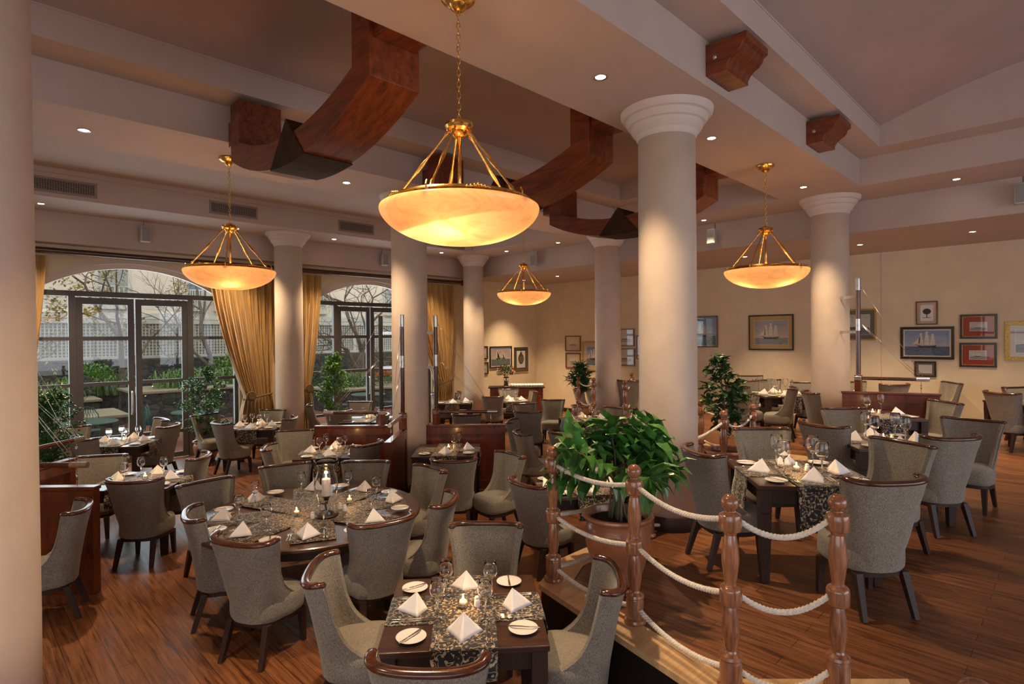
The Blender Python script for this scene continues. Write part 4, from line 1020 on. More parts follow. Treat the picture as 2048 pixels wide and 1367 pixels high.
def picture(c, axis, w, h, fr, mat_, label, sky='sky_day', sea='sea_blue', ship=1, hor=.35, fw=.035, mw=.06, name='framed_picture', sail=(.80, .72, .58), fillet=None):
    """c centre on wall; axis 'A' right wall (faces -x), 'B' window-side wall (faces -y)"""
    rz = -pi/2 if axis == 'A' else 0                              # local: x right along wall, -y out of wall, z up
    e = empty(name, c, rz); tag(e, label, 'picture', 'framed ship prints on the walls')
    W_, H_ = w/2, h/2; m = MB(); f = fw
    def ring(m, x0, z0, k, y0, y1):
        for a, b, c_, d in ((-x0, x0, z0-k, z0), (-x0, x0, -z0, -z0+k), (-x0, -x0+k, -z0+k, z0-k), (x0-k, x0, -z0+k, z0-k)): m.box(a, b, y0, y1, c_, d)
    ring(m, W_, H_, f, -.03, 0); m.build('frame', fr, e, bevel=.004)
    if fillet: m = MB(); ring(m, W_-f, H_-f, .008, -.022, -.004); m.build('inner_fillet', fillet, e)
    MB().box(-W_+f, W_-f, -.008, -.001, -H_+f, H_-f).build('mount', mat_, e)
    x0, z0 = W_-f-mw, H_-f-mw
    if mw > 0: MB().box(-x0-.006, x0+.006, -.0088, -.008, -z0-.006, z0+.006).build('mount_bevel', M['linen'], e)
    zh = -z0+2*z0*hor
    if sky: MB().box(-x0, x0, -.0098, -.0088, zh, z0).build('painted_sky', M[sky], e)
    if sea: MB().box(-x0, x0, -.0098, -.0088, -z0, zh).build('painted_sea', M[sea], e)
    if ship:
        dk = cmat('hull', (.05, .035, .03)); sl = cmat('sail%d' % int(sail[0]*100), sail); s = min(x0*1.0, z0*1.1)*.92*ship; hu = MB(); sa = MB(); y0, y1 = -.0112, -.0098
        def poly(m, pts): m.extr([(p[0]*s, 0, zh+p[1]*s) for p in pts], (0, y0, 0), (0, y1, 0))
        poly(hu, [(-.62, .10), (-.50, -.10), (.52, -.10), (.66, .12), (.45, .06), (-.4, .04)])
        for mx, hh in ((-.38, 1.15), (0, 1.3), (.38, 1.08)):
            hu.extr([((mx-.012)*s, 0, zh), ((mx+.012)*s, 0, zh), ((mx+.006)*s, 0, zh+hh*s), ((mx-.006)*s, 0, zh+hh*s)], (0, y0, 0), (0, y1, 0))
            zz = .14
            for k, ww in enumerate((.19, .165, .13, .09)):
                dz = hh*.205; sa.extr([((mx-ww)*s, 0, zh+zz*s), ((mx+ww*.7)*s, 0, zh+(zz-.02)*s), ((mx+ww)*s, 0, zh+(zz+dz*.5)*s), ((mx+ww*.75)*s, 0, zh+(zz+dz*.9)*s), ((mx-ww*.85)*s, 0, zh+(zz+dz*.92)*s), ((mx-ww*.75)*s, 0, zh+(zz+dz*.5)*s)], (0, y0-.001, 0), (0, y0, 0)); zz += dz
        sa.extr([(-.95*s, 0, zh+.16*s), (-.45*s, 0, zh+.25*s), (-.42*s, 0, zh+.8*s)], (0, y0-.001, 0), (0, y0, 0))
        hu.extr([(-.98*s, 0, zh+.16*s), (-.5*s, 0, zh+.06*s), (-.5*s, 0, zh+.09*s)], (0, y0, 0), (0, y1, 0))
        hu.build('painted_hull', dk, e, fixn=False); sa.build('painted_sails', sl, e, fixn=False)
    MB().box(-W_+f, W_-f, -.015, -.014, -H_+f, H_-f).build('glazing', M['picglass'], e)
    return e
def wallpic(x0, y0, x1, y1, *a, wall='A', **k):
    fn = (lambda x, y: onA(x, y, aW-.002)) if wall == 'A' else (lambda x, y: onB(x, y, bW-.002))
    p, q = fn(x0, (y0+y1)/2), fn(x1, (y0+y1)/2); t, b = fn((x0+x1)/2, y0), fn((x0+x1)/2, y1)
    c = (p+q)/2; c.z = (t.z+b.z)/2; w = (p-q).length; return picture(c, wall, w, t.z-b.z, *a, **k)
FK = wood('black_frame', (.008, .006, .006), (.03, .02, .016), .3, (5, 5, 5), 3, .4); FB = wood('brown_frame', (.06, .022, .01), (.20, .085, .04), .35, (5, 5, 5), 3, .3)
FG = var('gilt_frame', (.55, .36, .10), .35, .25, 30, .7); gold = cmat('gold_mount', (.60, .40, .11)); gold.name = 'gold_mount'
cream = cmat('cream_mount', (.66, .55, .42)); greym = cmat('grey_mount', (.16, .16, .13)); redm = cmat('red_mount', (.38, .050, .022)); sand = cmat('sand_mount', (.66, .50, .36))
wallpic(1366, 632, 1436, 694, FB, cmat('teal_mount', (.18, .27, .33)), 'brown framed picture with bluish glass, partly behind the large middle column', mw=.02, fw=.03, ship=.8, sky='sky_day', sea='sea_teal')
wallpic(1498, 629, 1588, 700, FK, gold, 'dark framed ship painting with a wide gold mount, left of the right column', mw=.10, sky='sky_dusk', sea='sea_grey', fillet=FG, hor=.28)
wallpic(1668, 618, 1753, 680, FG, greym, 'gilt framed ship picture with grey mount, behind the tall mast at right', mw=.09, sky='sky_grey', sea='sea_teal', fillet=None)
e_ = wallpic(1832, 602, 1876, 649, FB, sand, 'small thin framed print of a tree, topmost of the right-hand pictures', mw=.06, fw=.022, sky=None, sea=None, ship=0)
wallpic(1801, 653, 1909, 718, FK, M['linen'], 'black framed painting of a full-rigged ship on a blue sea, largest at right', mw=.025, fw=.05, ship=1.0, hor=.36, fillet=FG)
wallpic(1829, 722, 1873, 753, FK, greym, 'small dark framed print under the large ship painting', mw=.05, fw=.03, sky='sky_grey', sea=None, hor=0, ship=0, fillet=FB)
wallpic(1920, 628, 1995, 677, FK, redm, 'upper red-mounted ship print at right', mw=.115, fw=.04, sky='sky_grey', sea='sea_grey', ship=.9, fillet=FG)
wallpic(1919, 685, 1994, 734, FK, redm, 'lower red-mounted ship print at right', mw=.115, fw=.04, sky='sky_grey', sea='sea_grey', ship=.9, fillet=FG)
wallpic(2010, 642, 2086, 721, FG, cream, 'gilt framed ship picture cut off by the right edge', mw=.08, fw=.07, sky='sky_grey', sea='sea_teal', ship=.7)
wallpic(1131, 671, 1162, 702, FB, sand, 'upper small brown framed print left of the far column', mw=.13, sky='sky_grey', sea='sea_grey', ship=.9)
wallpic(1132, 705, 1162, 736, FB, sand, 'lower small brown framed print left of the far column', mw=.13, sky='sky_grey', sea='sea_grey', ship=.9)
wallpic(1165, 682, 1212, 741, FG, sand, 'tall gilt framed seascape partly behind the far column', mw=.13, sky='sky_day', sea='sea_teal')
wallpic(1230, 657, 1269, 692, FB, cream, 'upper brown framed print just right of the far column', mw=.08, sky='sky_grey', sea='sea_grey')
wallpic(1230, 696, 1270, 731, FB, cream, 'lower brown framed print just right of the far column', mw=.08, sky='sky_grey', sea='sea_grey')
wallpic(1273, 670, 1300, 718, FB, cream, 'brown framed print almost wholly behind the large middle column', mw=.08, sky='sky_grey', sea='sea_grey', ship=.5)
wallpic(956, 692, 975, 718, FK, cream, 'upper small dark frame beside the slim far column', wall='B', mw=.08, sky='sky_grey', sea='sea_grey', ship=0)
wallpic(956, 724, 976, 748, FK, cream, 'lower small dark frame beside the slim far column', wall='B', mw=.08, sky='sky_grey', sea='sea_grey', ship=0)
wallpic(979, 692, 1023, 735, FK, M['linen'], 'dark framed painting of two yachts above the flowers', wall='B', mw=.03, fw=.04, sky='sky_dusk', sea='sea_teal', hor=.38, ship=0)
cr = wallpic(1028, 694, 1055, 742, FK, cmat('olive_mount', (.07, .07, .04)), 'dark framed poster of a dark crest on white, right of the yachts painting', wall='B', mw=.09, sky=None, sea=None, ship=0, fillet=FG)
def deco(parent, polys, mat_, name, y=-.0112):
    m = MB()
    for p in polys: m.extr([(x, 0, z) for x, z in p], (0, y, 0), (0, y+.0016, 0))
    return m.build(name, mat_, parent, fixn=False)
yp = [o for o in COL.objects if o.get('label', '').startswith('dark framed painting of two yachts')][0]
deco(yp, [[(-.20, -.02), (-.17, .24), (-.05, -.02)], [(-.16, .26), (-.02, -.02), (-.15, -.02)], [(.02, -.02), (.06, .20), (.15, -.02)], [(.07, .20), (.20, -.02), (.09, -.02)]], cmat('sail80', (.80, .66, .40)), 'painted_sails')
deco(yp, [[(-.22, -.03), (-.18, -.07), (-.02, -.07), (.0, -.03)], [(.02, -.03), (.05, -.06), (.18, -.06), (.20, -.03)]], cmat('hull', (.05, .035, .03)), 'painted_hulls')
deco(cr, [[(.13*sin(t), .03-.19*cos(t)*(1 if cos(t) > 0 else .8)) for t in [2*pi*i/24 for i in range(24)]], [(-.06, .16), (.06, .16), (.04, .22), (0, .25), (-.04, .22)], [(-.02, .25), (.02, .25), (0, .32)]], cmat('crest', (.06, .045, .03)), 'crest')
deco(cr, [[(-.09, .08-.05*i), (.09, .08-.05*i), (.09, .072-.05*i), (-.09, .072-.05*i)] for i in range(4)], M['pic_sand_mount'], 'crest_lines', -.0125)
deco(e_, [[(.07*cos(2*pi*i/14), .03+.06*sin(2*pi*i/14)) for i in range(14)], [(-.008, -.09), (.008, -.09), (.008, 0), (-.008, 0)], [(-.07, -.10), (.07, -.10), (.07, -.09), (-.07, -.09)]], cmat('ink', (.05, .04, .03)), 'printed_tree')
# ================================================================== sideboard, cups, flowers
sb = cf(.10, 16.9); rzs = -pi/4
e = empty('sideboard', sb, rzs); tag(e, 'dark mahogany sideboard in the far corner carrying rows of white cups', 'sideboard')
MB().box(-.75, .80, -.25, .25, .08, .90).build('body', M['mahogany'], e, bevel=.006); MB().box(-.80, .85, -.28, .28, .90, .94).build('top', M['darkwood'], e, bevel=.006)
MB().box(-.70, .75, -.22, .22, 0, .08).build('plinth', M['darkwood'], e)
for i in range(4):
    x = -.72+i*.38; d_ = MB().box(x, x+.36, -.265, -.25, .12, .68).build('door', M['mahogany'], e, bevel=.004)
    MB().box(x+.06, x+.30, -.27, -.265, .18, .62).build('door_panel', M['mahogany'], d_, bevel=.003)
    MB().lathe([(0, -.02), (.012, -.01), (.012, .0), (.005, .006), (.005, .02)], 10, M=Matrix.Translation((x+.33, -.275, .5)) @ Matrix.Rotation(-pi/2, 4, 'X')).build('knob', M['brass'], d_)
    w_ = MB().box(x, x+.36, -.265, -.25, .70, .88).build('drawer', M['mahogany'], e, bevel=.004)
cup = MB().lathe([(0, .002), (.022, .002), (.024, .006), (.034, .03), (.038, .062), (.036, .062), (.031, .03), (.02, .008), (0, .008)], 18).build('coffee_cup', M['china'], smooth=True); ck2 = Kind(cup)
ca, sa_ = cos(rzs), sin(rzs)
for j in range(4):
    for i in range(13):
        x, y = -.18+i*.08, -.18+j*.11; tag(ck2.place((sb.x+x*ca-y*sa_, sb.y+x*sa_+y*ca, .941), 0, 'white coffee cup standing in rows on the corner sideboard', 'white cups in rows on the sideboard'), cat='cup')
def leafquad(m, p, d, up, L, w, curl=.15):
    d = d.normalized(); s = d.cross(up); s = s.normalized() if s.length > 1e-4 else Vector((1, 0, 0)); n = s.cross(d)
    a = p; pts = [a, a+d*L*.35+s*w+n*L*curl*.3, a+d*L*.7+s*w*.7+n*L*curl*.1, a+d*L-n*L*curl, a+d*L*.7-s*w*.7+n*L*curl*.1, a+d*L*.35-s*w+n*L*curl*.3, a+d*L*.35-n*w*.35, a+d*L*.7-n*w*.25]
    m.add(pts, [(0, 1, 6), (1, 2, 7, 6), (2, 3, 7), (7, 3, 4), (6, 7, 4, 5), (0, 6, 5)])
def rdir(zmin=-1, zmax=1):
    t = random.uniform(0, 2*pi); z = random.uniform(zmin, zmax); r = sqrt(1-z*z); return Vector((r*cos(t), r*sin(t), z))
fp = at(1012, 772, .94); px_ = (1012-1024)/F_PX*16.8; fpos = cf(px_, 16.82)
e = empty('flower_vase', (fpos.x, fpos.y, .942)); tag(e, 'glass vase of mixed red flowers on the corner sideboard', 'flower vase')
MB().lathe([(0, 0), (.07, 0), (.075, .02), (.065, .1), (.07, .24), (.085, .28), (.082, .28), (.066, .24), (.06, .02), (0, .015)], 24).build('vase', M['glass'], e, smooth=True)
m = MB()
for i in range(14): d = rdir(.5, .95); m.tube([(0, 0, .03), (d.x*.03, d.y*.03, .25), tuple(Vector((0, 0, .25))+d*random.uniform(.2, .38))], .004, 5)
m.build('stems', M['stem'], e)
m = MB()
for i in range(420):
    d = rdir(-.1, 1); p = Vector((0, 0, .36))+Vector((d.x*.27, d.y*.27, d.z*.24))*random.uniform(.4, 1); leafquad(m, p, d+rdir()*.5, Vector((0, 0, 1)), random.uniform(.05, .09), .014)
m.build('foliage', M['leafdark'], e, fixn=False)
red = flat('red_petal', (.62, .02, .015), .5); pink = flat('pale_petal', (.75, .42, .30), .5); yel = flat('yellow_petal', (.62, .50, .08), .5)
for k in range(16):
    d = rdir(.0, 1); c = Vector((0, 0, .38))+Vector((d.x*.27, d.y*.27, d.z*.25)); m = MB()
    for i in range(16): dd = (d+rdir()*.8); leafquad(m, c, dd, d, random.uniform(.035, .055), .02)
    m.build('bloom', (red, red, red, pink, yel)[k % 5], e, fixn=False)
# ================================================================== indoor plants
def pot(e, r, h):
    MB().lathe([(0, 0), (r*.62, 0), (r*.66, .02), (r*.80, h*.25), (r*.95, h*.55), (r*.97, h*.75), (r*.90, h*.86), (r*.86, h*.89), (r*.93, h*.90), (r*1.0, h*.925), (r*1.05, h*.96), (r*1.04, h*.99), (r*.97, h), (r*.90, h*.985), (r*.86, h*.93), (r*.84, h*.88)], 48, cap=False).build('pot', M['terracotta'], e, smooth=2)
    MB().lathe([(0, h*.90), (r*.84, h*.89)], 32, cap=False).build('soil', M['soil'], e)
def bigplant(loc, z0):
    e = empty('potted_plant', (loc[0], loc[1], z0)); tag(e, 'large glossy-leaved plant in a terracotta pot standing between the rope posts', 'potted plant'); pot(e, .262, .52)
    m = MB(); f = MB()
    for k in range(13):
        d = rdir(-.1, .95); st = Vector((random.uniform(-.07, .07), random.uniform(-.07, .07), .47)); h = Vector((0, 0, .78+.12*random.random()))
        tip = h+Vector((d.x*.46, d.y*.46, d.z*.38)); pts = [st, st.lerp(h, .6)+Vector((d.x*.03, d.y*.03, 0)), h+(tip-h)*.3, tip]; m.tube(pts, [.012, .008, .006, .003], 6)
        for q in range(5):                                        # whorls of long drooping leaflets along the branch
            c = h.lerp(tip, .25+.75*q/4); nl = 6 if q > 1 else 4
            for i in range(nl):
                t = 2*pi*i/nl+random.random(); s1 = d.cross(Vector((0, 0, 1))).normalized(); s2 = d.cross(s1); dd = (d*.45+s1*cos(t)+s2*sin(t)*.7+Vector((0, 0, -.32))).normalized()
                leafquad(f, c, dd, Vector((0, 0, 1)), random.uniform(.19, .29), random.uniform(.036, .056), .22)
    m.build('stems', M['stem'], e, smooth=True); f.build('foliage', M['leaf'], e, fixn=False)
q = at(1236, 1158, ZP); bigplant((q.x, q.y), ZP+.006)
def finetree(loc, z0, H_, R_, label, leaf, n=60, per=26, L=.07, w=.016, potr=.27, poth=.45, trunk=1, zlo=.6, name='potted_tree', skew=(0, 0)):
    e = empty(name, (loc[0], loc[1], z0)); tag(e, label, 'potted plant'); pot(e, potr, poth); m = MB(); f = MB(); zl = zlo*H_
    m.tube([(0, 0, poth*.85), (.02, .01, H_*.5), (skew[0]*.6, skew[1]*.6, H_*.9)], [.016, .012, .005], 7)
    for k in range(n):
        z = random.uniform(zl, H_); fr = (z-zl)/(H_-zl); rr = R_*(sin(pi*(.18+.80*fr))**.7); t = random.uniform(0, 2*pi); c = Vector((skew[0]*fr, skew[1]*fr, z-.15)); q = c+Vector((cos(t)*rr*random.uniform(.5, 1), sin(t)*rr*random.uniform(.5, 1), .12))
        b = Vector((.02*fr, .01, max(poth, z-.30))); m.tube([b, b.lerp(q, .5)+Vector((0, 0, .05)), q], [.005, .0035, .002], 5); bd = (q-b).normalized()
        for i in range(per):
            s = random.uniform(.25, 1.05); p = b.lerp(q, s)+Vector((0, 0, .05*sin(pi*s)))+rdir()*.03; leafquad(f, p, bd*.5+rdir(-.9, .5), Vector((0, 0, 1)), L*random.uniform(.7, 1.2), w, .2)
    m.build('stems', M['stem'], e, smooth=True); f.build('foliage', leaf, e, fixn=False)
q = PP[5]; c6 = at(1424, 905, ZP)
tp = (PP[5]+PP[6]+PP[7])/3; finetree((tp.x-.02, tp.y-.02), ZP+.006, 1.66, .38, 'fine-leaved potted tree right of the large middle column, in a terracotta pot', M['leafdark'], 26, 15, .12, .030, .25, .50, zlo=.52, skew=(-.05, .1))
def onfloor(px, v, z=0): 
    u = (px-1024)/F_PX*v; return cf(u, v)
q = onfloor(100, 8.6); finetree((q.x, q.y), 0, 1.72, .50, 'leafy green potted shrub at far left beside the glazed door', M['leaf'], 80, 34, .075, .019, .26, .4, zlo=.32)
q = onfloor(410, 11.35); finetree((q.x, q.y), 0, 1.88, .56, 'open-branched potted shrub in front of the first gold curtain', M['leaf'], 52, 30, .085, .022, .24, .4, zlo=.35)
q = onfloor(667, 13.3); finetree((q.x, q.y), 0, 2.1, .42, 'bright green potted shrub at the left of the second window', M['leafpale'], 60, 34, .085, .022, .24, .4, zlo=.35)
q = onfloor(1160, 12.4); finetree((q.x, q.y), ZP+.006, 1.36, .30, 'potted palm-like plant peeking out behind the far column', M['leafdark'], 30, 26, .16, .014, .2, .4, zlo=.6)
# ================================================================== outdoors
br_m = NT('brick_patio'); v = br_m.world((1, 1, 1)); bb = br_m.n('ShaderNodeTexBrick'); bb.inputs['Scale'].default_value = 1; bb.inputs['Brick Width'].default_value = .22; bb.inputs['Row Height'].default_value = .11; bb.inputs['Mortar Size'].default_value = .006
for k, c in (('Color1', (.30, .095, .055)), ('Color2', (.22, .07, .04)), ('Mortar', (.16, .10, .08))): bb.inputs[k].default_value = (*c, 1)
br_m.l(v, bb.inputs['Vector']); M['brick'] = br_m.P(bb.outputs['Color'], .7)
st = NT('dark_field_stone'); v = st.coord((1, 1, 1.6)); vo = st.n('ShaderNodeTexVoronoi'); vo.feature = 'DISTANCE_TO_EDGE'; vo.inputs['Scale'].default_value = 3.6; st.l(v, vo.inputs['Vector'])
v2 = st.n('ShaderNodeTexVoronoi'); v2.inputs['Scale'].default_value = 3.6; st.l(v, v2.inputs['Vector'])
mxs = st.n('ShaderNodeMix', data_type='RGBA', blend_type='MULTIPLY'); mxs.inputs['Factor'].default_value = 1
st.l(st.ramp(vo.outputs['Distance'], [(.0, (.12, .11, .10)), (.05, (1, 1, 1))]), mxs.inputs['A']); st.l(st.ramp(v2.outputs['Color'], [(0, (.022, .024, .028)), (1, (.085, .08, .078))]), mxs.inputs['B'])
st.bump(vo.outputs['Distance'], .8, .05); M['stone'] = st.P(mxs.outputs['Result'], .85)
M['grass'] = var('bed_greenery_ground', (.05, .11, .03), .9, .5, 12); M['facade'] = var('pale_render', (.74, .64, .55), .9, .04, 2); M['lat'] = var('white_lattice', (.60, .58, .55), .7, .03, 9); M['latback'] = var('grey_screen', (.34, .35, .34), .9, .05, 3)
M['shutter'] = var('blue_shutter', (.16, .22, .26), .6, .05, 9); M['greenmetal'] = var('green_garden_metal', (.035, .11, .095), .4, .1, 20, .3); M['bark'] = var('bark', (.13, .105, .085), .9, .3, 12); M['stonetop'] = var('pale_coping', (.30, .26, .19), .85, .1, 10)
M['autumn'] = var('autumn_leaf', (.34, .30, .08), .6, .35, 3); M['iris'] = var('strap_leaf', (.14, .26, .08), .5, .3, 4)
tag(MB().box(-12, 22, bW+.26, 40, -.16, -.04).build('patio_paving', M['brick']), 'red brick patio paving outside the arched windows', 'paving', kind='structure')
tag(MB().box(-14, 24, 22.6, 24, -.04, 1.75).build('garden_wall', M['stone']), 'dark field-stone retaining wall at the back of the garden', 'stone wall')
tag(MB().box(-14, 24, 24, 60, -.04, 1.7).build('garden_ground', M['grass']), 'raised ground behind the stone wall', 'ground', kind='structure')
e = empty('lattice_screen', (0, 24.1, 1.75)); tag(e, 'long pale lattice screen above the dark stone wall', 'fence'); L0, L1, hh = -14, 24, 1.35
MB().box(L0, L1, .10, .14, .05, hh-.05).build('backing', M['latback'], e)
m = MB(); x = L0
while x < L1: m.box(x, x+.035, .03, .05, 0, hh); x += .11
for i in range(12): m.box(L0, L1, .05, .065, .05+i*.11, .08+i*.11)
m.build('lattice', M['lat'], e); m = MB(); x = L0
while x < L1: m.box(x, x+.16, -.04, .10, 0, hh+.02); x += 2.3
m.box(L0, L1, -.05, .10, hh-.10, hh+.05).box(L0, L1, -.05, .1, -.02, .1); m.build('posts_and_rails', M['lat'], e)
e = empty('building', (0, 30, 0)); tag(e, 'pale rendered building with barred windows beyond the garden', 'building')
MB().box(-22, 30, 0, 6, 1.7, 13).build('facade', M['facade'], e); MB().box(-22, 30, -.25, 0, 3.35, 3.6).build('ledge', M['lat'], e)
for x, z, w_, h_ in ((4.7, 4.1, 1.3, 1.8), (8.2, 4.1, .8, 2.1), (9.4, 4.1, .8, 2.1), (14.0, 4.1, 1.3, 1.8), (-1, 4.1, 1.3, 1.8), (8.2, 7.4, .8, 2), (9.4, 7.4, .8, 2), (19, 4.1, 1.3, 1.8)):
    wi = MB().box(x, x+w_, -.06, 0, z, z+h_).build('window', M['lat'], e); MB().box(x+.12, x+w_-.12, -.09, -.06, z+.12, z+h_-.12).build('shutter', M['shutter'] if w_ < 1 else M['latback'], wi)
    m = MB(); 
    for i in range(9): xx = x+w_*i/8; m.box(xx-.02, xx+.02, -.35, -.32, z-.3, z+.65)
    m.box(x, x+w_, -.36, -.31, z+.62, z+.68).box(x, x+w_, -.36, -.02, z-.34, z-.28); m.build('railing', M['lat'], wi)
def planter(a0, a1, b0, b1, h, label):
    e = empty('stone_planter', ((a0+a1)/2, (b0+b1)/2, -.04)); w, d = (a1-a0)/2, (b1-b0)/2; tag(e, label, 'planter'); MB().box(-w, w, -d, d, 0, h-.06).build('stone_body', M['stone'], e); MB().box(-w-.06, w+.06, -d-.06, d+.06, h-.06, h+.02).build('coping', M['stonetop'], e, bevel=.02); return e
planter(.2, 3.2, 16.6, 18.3, .62, 'low dark stone planter with pale coping outside the glazed door')
planter(3.9, 7.9, 19.0, 21.2, .95, 'second stone planter behind the garden tables'); planter(9, 14.2, 17.0, 19.0, .75, 'stone planter with flowers outside the second window'); planter(-6, 3.2, 20, 22.4, .75, 'long stone bed at the foot of the dark wall')
def strap(loc, n, h, label, spread=.5):
    m = MB()
    for i in range(n):
        t = random.uniform(0, 2*pi); r = random.uniform(0, spread); b = Vector((r*cos(t), r*sin(t)*.6, 0)); q = random.uniform(0, 2*pi); d = Vector((cos(q), sin(q), 0)); H = h*random.uniform(.6, 1.1); L = random.uniform(.2, .6)*h; w = .018; s = Vector((-d.y, d.x, 0))*w
        c = [b, b+d*L*.25+Vector((0, 0, H*.6)), b+d*L*.7+Vector((0, 0, H*.95)), b+d*L*1.4+Vector((0, 0, H*.75))]; m.add([c[0]-s, c[0]+s, c[1]-s, c[1]+s, c[2]-s*.8, c[2]+s*.8, c[3]], [(0, 1, 3, 2), (2, 3, 5, 4), (4, 5, 6)])
    o = m.build('strap_leaf_plant', M['iris'], fixn=False); o.location = loc; tag(o, label, 'plant', 'strap-leaved garden plants')
strap((1.5, 17.3, .56), 260, .85, 'bright green strap-leaved clump in the low planter outside the glazed door', .9)
for i, (x, y, z) in enumerate(((-.5, 21, .7), (2.5, 21.2, .7), (5.2, 19.8, .9), (7.0, 20.1, .9), (6, 21.5, .7), (10, 18, .7), (12.5, 18.2, .7), (3.8, 21.6, .7))): strap((x, y, z), 120, .6, 'strap-leaved clump in the garden beds, '+('far left', 'behind the low planter', 'in the second planter', 'at the right end of the second planter', 'under the bare tree', 'outside the second window at left', 'outside the second window at right', 'against the dark stone wall')[i], .8)
def shrub(loc, r, n, label, mat_, name='garden_shrub', L=.09):
    m = MB()
    for i in range(n): d = rdir(-.2, 1); p = Vector((d.x*r[0], d.y*r[1], d.z*r[2]))*random.uniform(.55, 1); leafquad(m, p, d+rdir()*.7, Vector((0, 0, 1)), L*random.uniform(.7, 1.4), L*.35)
    o = m.build(name, mat_, fixn=False); o.location = loc; tag(o, label, 'shrub', 'garden shrubs')
for i, (x, y, z, r, mt) in enumerate(((5.6, 20.3, .95, (1.0, .6, .5), 'leaf'), (11.5, 17.9, .72, (1.9, .7, .42), 'leaf'), (7.6, 21.9, .9, (1.1, .5, 1.1), 'leafpale'), (-1.5, 21.8, .8, (1.3, .5, .9), 'leafdark'), (3.4, 22.1, .9, (.8, .4, .8), 'leafpale'), (14.5, 21, .5, (2, .8, 1.2), 'leaf'), (9.8, 21.9, .6, (1.5, .6, .9), 'leafdark'))):
    shrub((x, y, z), r, 900, 'garden shrub '+('in the second stone planter', 'low and wide outside the second window', 'tall and pale against the stone wall, right of the bare tree', 'dark at the far left of the bed', 'pale in front of the stone wall', 'outside the second window, far right', 'dark between the two windows')[i], M[mt])
m = MB()
for i in range(160): d = rdir(0, 1); c = Vector((d.x*1.2, d.y*.5, .30+d.z*.15)); [leafquad(m, c, rdir(), Vector((0, 0, 1)), .06, .03) for _ in range(4)]
o = m.build('red_bedding_flowers', flat('orange_petal', (.60, .10, .04)), fixn=False); o.location = (12.1, 17.6, .8); tag(o, 'bed of orange-red flowers outside the second window', 'flowers', kind='stuff')
def tree(loc, h, label, seed, spread=1., leaves=0, lm='autumn', thick=.14, lean=(0, 0), split=.32):
    R_ = random.Random(seed); e = empty('garden_tree', loc); tag(e, label, 'tree'); m = MB(); f = MB(); tips = []
    def grow(p, d, L, r, n):
        k = 4; pts = [p]; q = p; dd = d.copy()
        for i in range(k):
            dd = (dd+Vector((R_.uniform(-1, 1), R_.uniform(-1, 1), R_.uniform(-.4, .7)))*.16).normalized(); q = q+dd*L/k; pts.append(q)
        m.tube(pts, [r*(1-.45*i/k) for i in range(k+1)], 6 if n > 2 else 4, cap=False)
        if n == 0: tips.append((pts, dd)); return
        for i in range(3 if n > 1 else 4):
            a = R_.uniform(0, 2*pi); s = dd.cross(Vector((.3, .2, 1))).normalized(); s2 = dd.cross(s); nd = (dd*.75+(s*cos(a)+s2*sin(a))*R_.uniform(.5, 1.0)*spread).normalized()
            grow(pts[-1] if i < 2 else pts[2], nd, L*R_.uniform(.62, .85), r*.52, n-1)
        if n <= 2: tips.append((pts, dd))
    grow(Vector((0, 0, 0)), Vector((lean[0], lean[1], 1)).normalized(), h*split, thick, 5)
    m.build('branches', M['bark'], e, smooth=True, fixn=False)
    if leaves:
        for i in range(leaves):
            pts, dd = R_.choice(tips); p = pts[R_.randrange(len(pts))]+rdir()*.10; leafquad(f, p, rdir(), Vector((0, 0, 1)), .11, .034)
        f.build('foliage', M[lm], e, fixn=False)
tree((7.0, 22.0, 0), 6.0, 'slim bare tree seen through the right leaf of the glazed door', 3, .7, thick=.12, split=.45)
tree((.4, 18.8, 0), 6.0, 'tree with sparse yellow-green leaves filling the upper left of the first window', 11, 1.15, 5600, thick=.15, split=.36)
tree((3.9, 21.0, 0), 6.2, 'bare-branched tree with a few leaves left of the door centre', 23, 1.1, 1800, thick=.12, split=.40)
tree((11.6, 20.5, 0), 6.5, 'large bare branching tree seen through the second window', 5, 1.1, thick=.20, lean=(.25, 0), split=.30)
tree((14.2, 18.6, 0), 5.5, 'leaning bare tree at the right of the second window', 17, 1.1, thick=.16, lean=(-.4, 0), split=.30)
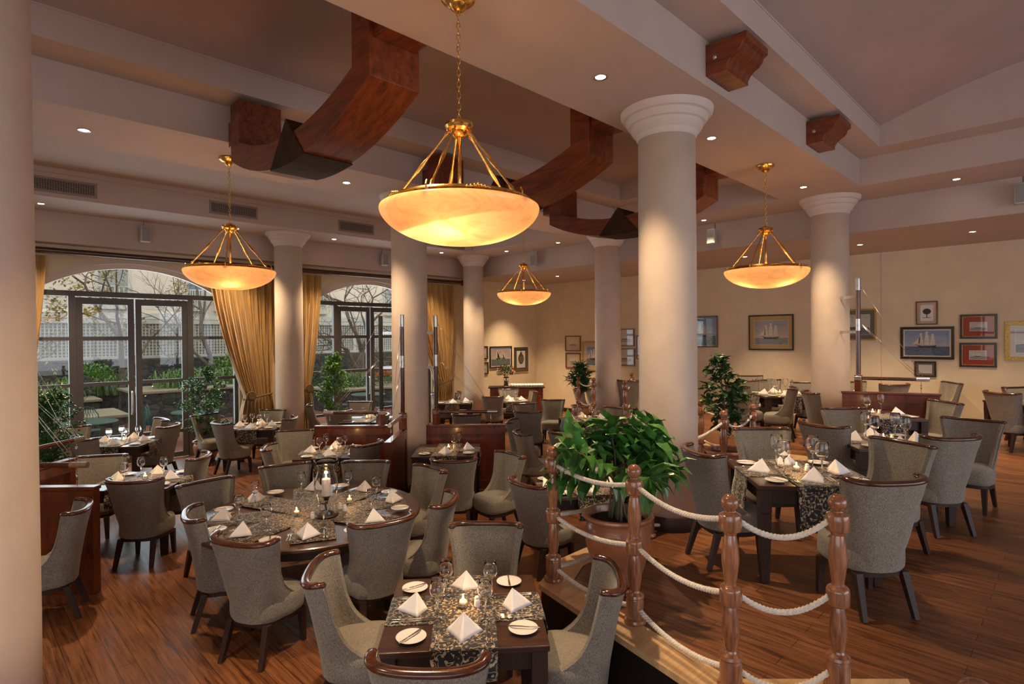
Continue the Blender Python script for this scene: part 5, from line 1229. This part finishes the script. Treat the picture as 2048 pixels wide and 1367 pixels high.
# garden furniture
def gtable():
    e = empty('garden_table', (0, 0, 0)); MB().lathe([(0, .70), (.5, .70), (.52, .71), (.5, .73), (0, .73)], 32).build('tabletop', M['greenmetal'], e, smooth=2)
    m = MB(); m.tube([(0, 0, .7), (0, 0, .1)], .03, 8)
    for i in range(3): t = 2*pi*i/3; m.tube([(0, 0, .25), (.2*cos(t), .2*sin(t), .12), (.3*cos(t), .3*sin(t), 0)], .016, 6)
    m.build('pedestal', M['greenmetal'], e, smooth=True); return e
def gchair():
    e = empty('garden_chair', (0, 0, 0)); MB().lathe([(0, .43), (.21, .43), (.22, .44), (.21, .45), (0, .45)], 20).build('seat', M['greenmetal'], e, smooth=2)
    m = MB(); m.tube([(-.2, -.19, .44), (-.21, -.23, .75), (-.12, -.25, .90), (0, -.255, .95), (.12, -.25, .90), (.21, -.23, .75), (.2, -.19, .44)], .011, 6)
    for i in range(-3, 4): m.tube([(i*.055, -.20, .46), (i*.055-.06, -.24, .70), (i*.04, -.25, .93)], .005, 4); m.tube([(i*.055, -.20, .46), (i*.055+.06, -.24, .70), (i*.04, -.25, .93)], .005, 4)
    m.build('lattice_back', M['greenmetal'], e)
    for x, y in ((-.17, -.16), (.17, -.16), (-.17, .17), (.17, .17)): MB().tube([(x, y, .44), (x*1.15, y*1.2, 0)], .012, 6).build('leg', M['greenmetal'], e)
    return e
gt, gc = Kind(gtable()), Kind(gchair())
for x, y, lb in ((2.2, 14.9, 'left'), (4.3, 15.1, 'right'), (9.3, 15.6, 'far')): tag(gt.place((x, y, -.04), 0, 'green metal garden table outside, %s one' % lb, 'green metal garden tables'), cat='garden table')
for x, y, a, lb in ((1.5, 15.0, -1.5, 'left of the left garden table'), (2.3, 15.7, 3.1, 'behind the left garden table'), (2.95, 14.8, 1.6, 'right of the left garden table'), (3.6, 15.3, -1.6, 'left of the right garden table'), (4.4, 15.9, 3.2, 'behind the right garden table'), (4.9, 14.7, .9, 'right of the right garden table'), (8.6, 15.8, -1.7, 'outside the second window, left'), (9.9, 15.4, 1.4, 'outside the second window, right')):
    tag(gc.place((x, y, -.04), a, 'green lattice-backed metal chair '+lb, 'green metal garden chairs'), cat='garden chair')
st_ = MB().lathe([(0, 0), (.20, 0), (.22, .1), (.14, .16), (.16, .3), (.10, .4), (.07, .44), (.09, .52), (.06, .60), (0, .64)], 14)
k_ = Kind(st_.build('stone_garden_figure', M['stone'], smooth=True))
for x, lb in ((.3, 'left'), (3.1, 'right')): tag(k_.place((x, 21.3, .71), 0, 'dark stone garden figure before the stone wall, %s one' % lb, 'dark stone garden figures'), cat='garden ornament')
MB().lathe([(0, 0), (1.1, 0), (1.0, .35), (.75, .75), (.35, 1.0), (0, 1.15)], 24).build('garden_parasol', M['lat'])
o = bpy.data.objects['garden_parasol']; o.location = (-.9, 22.9, 1.75); o.scale = (.45, .45, .7); tag(o, 'pale rounded canopy showing over the stone wall at far left', 'canopy')
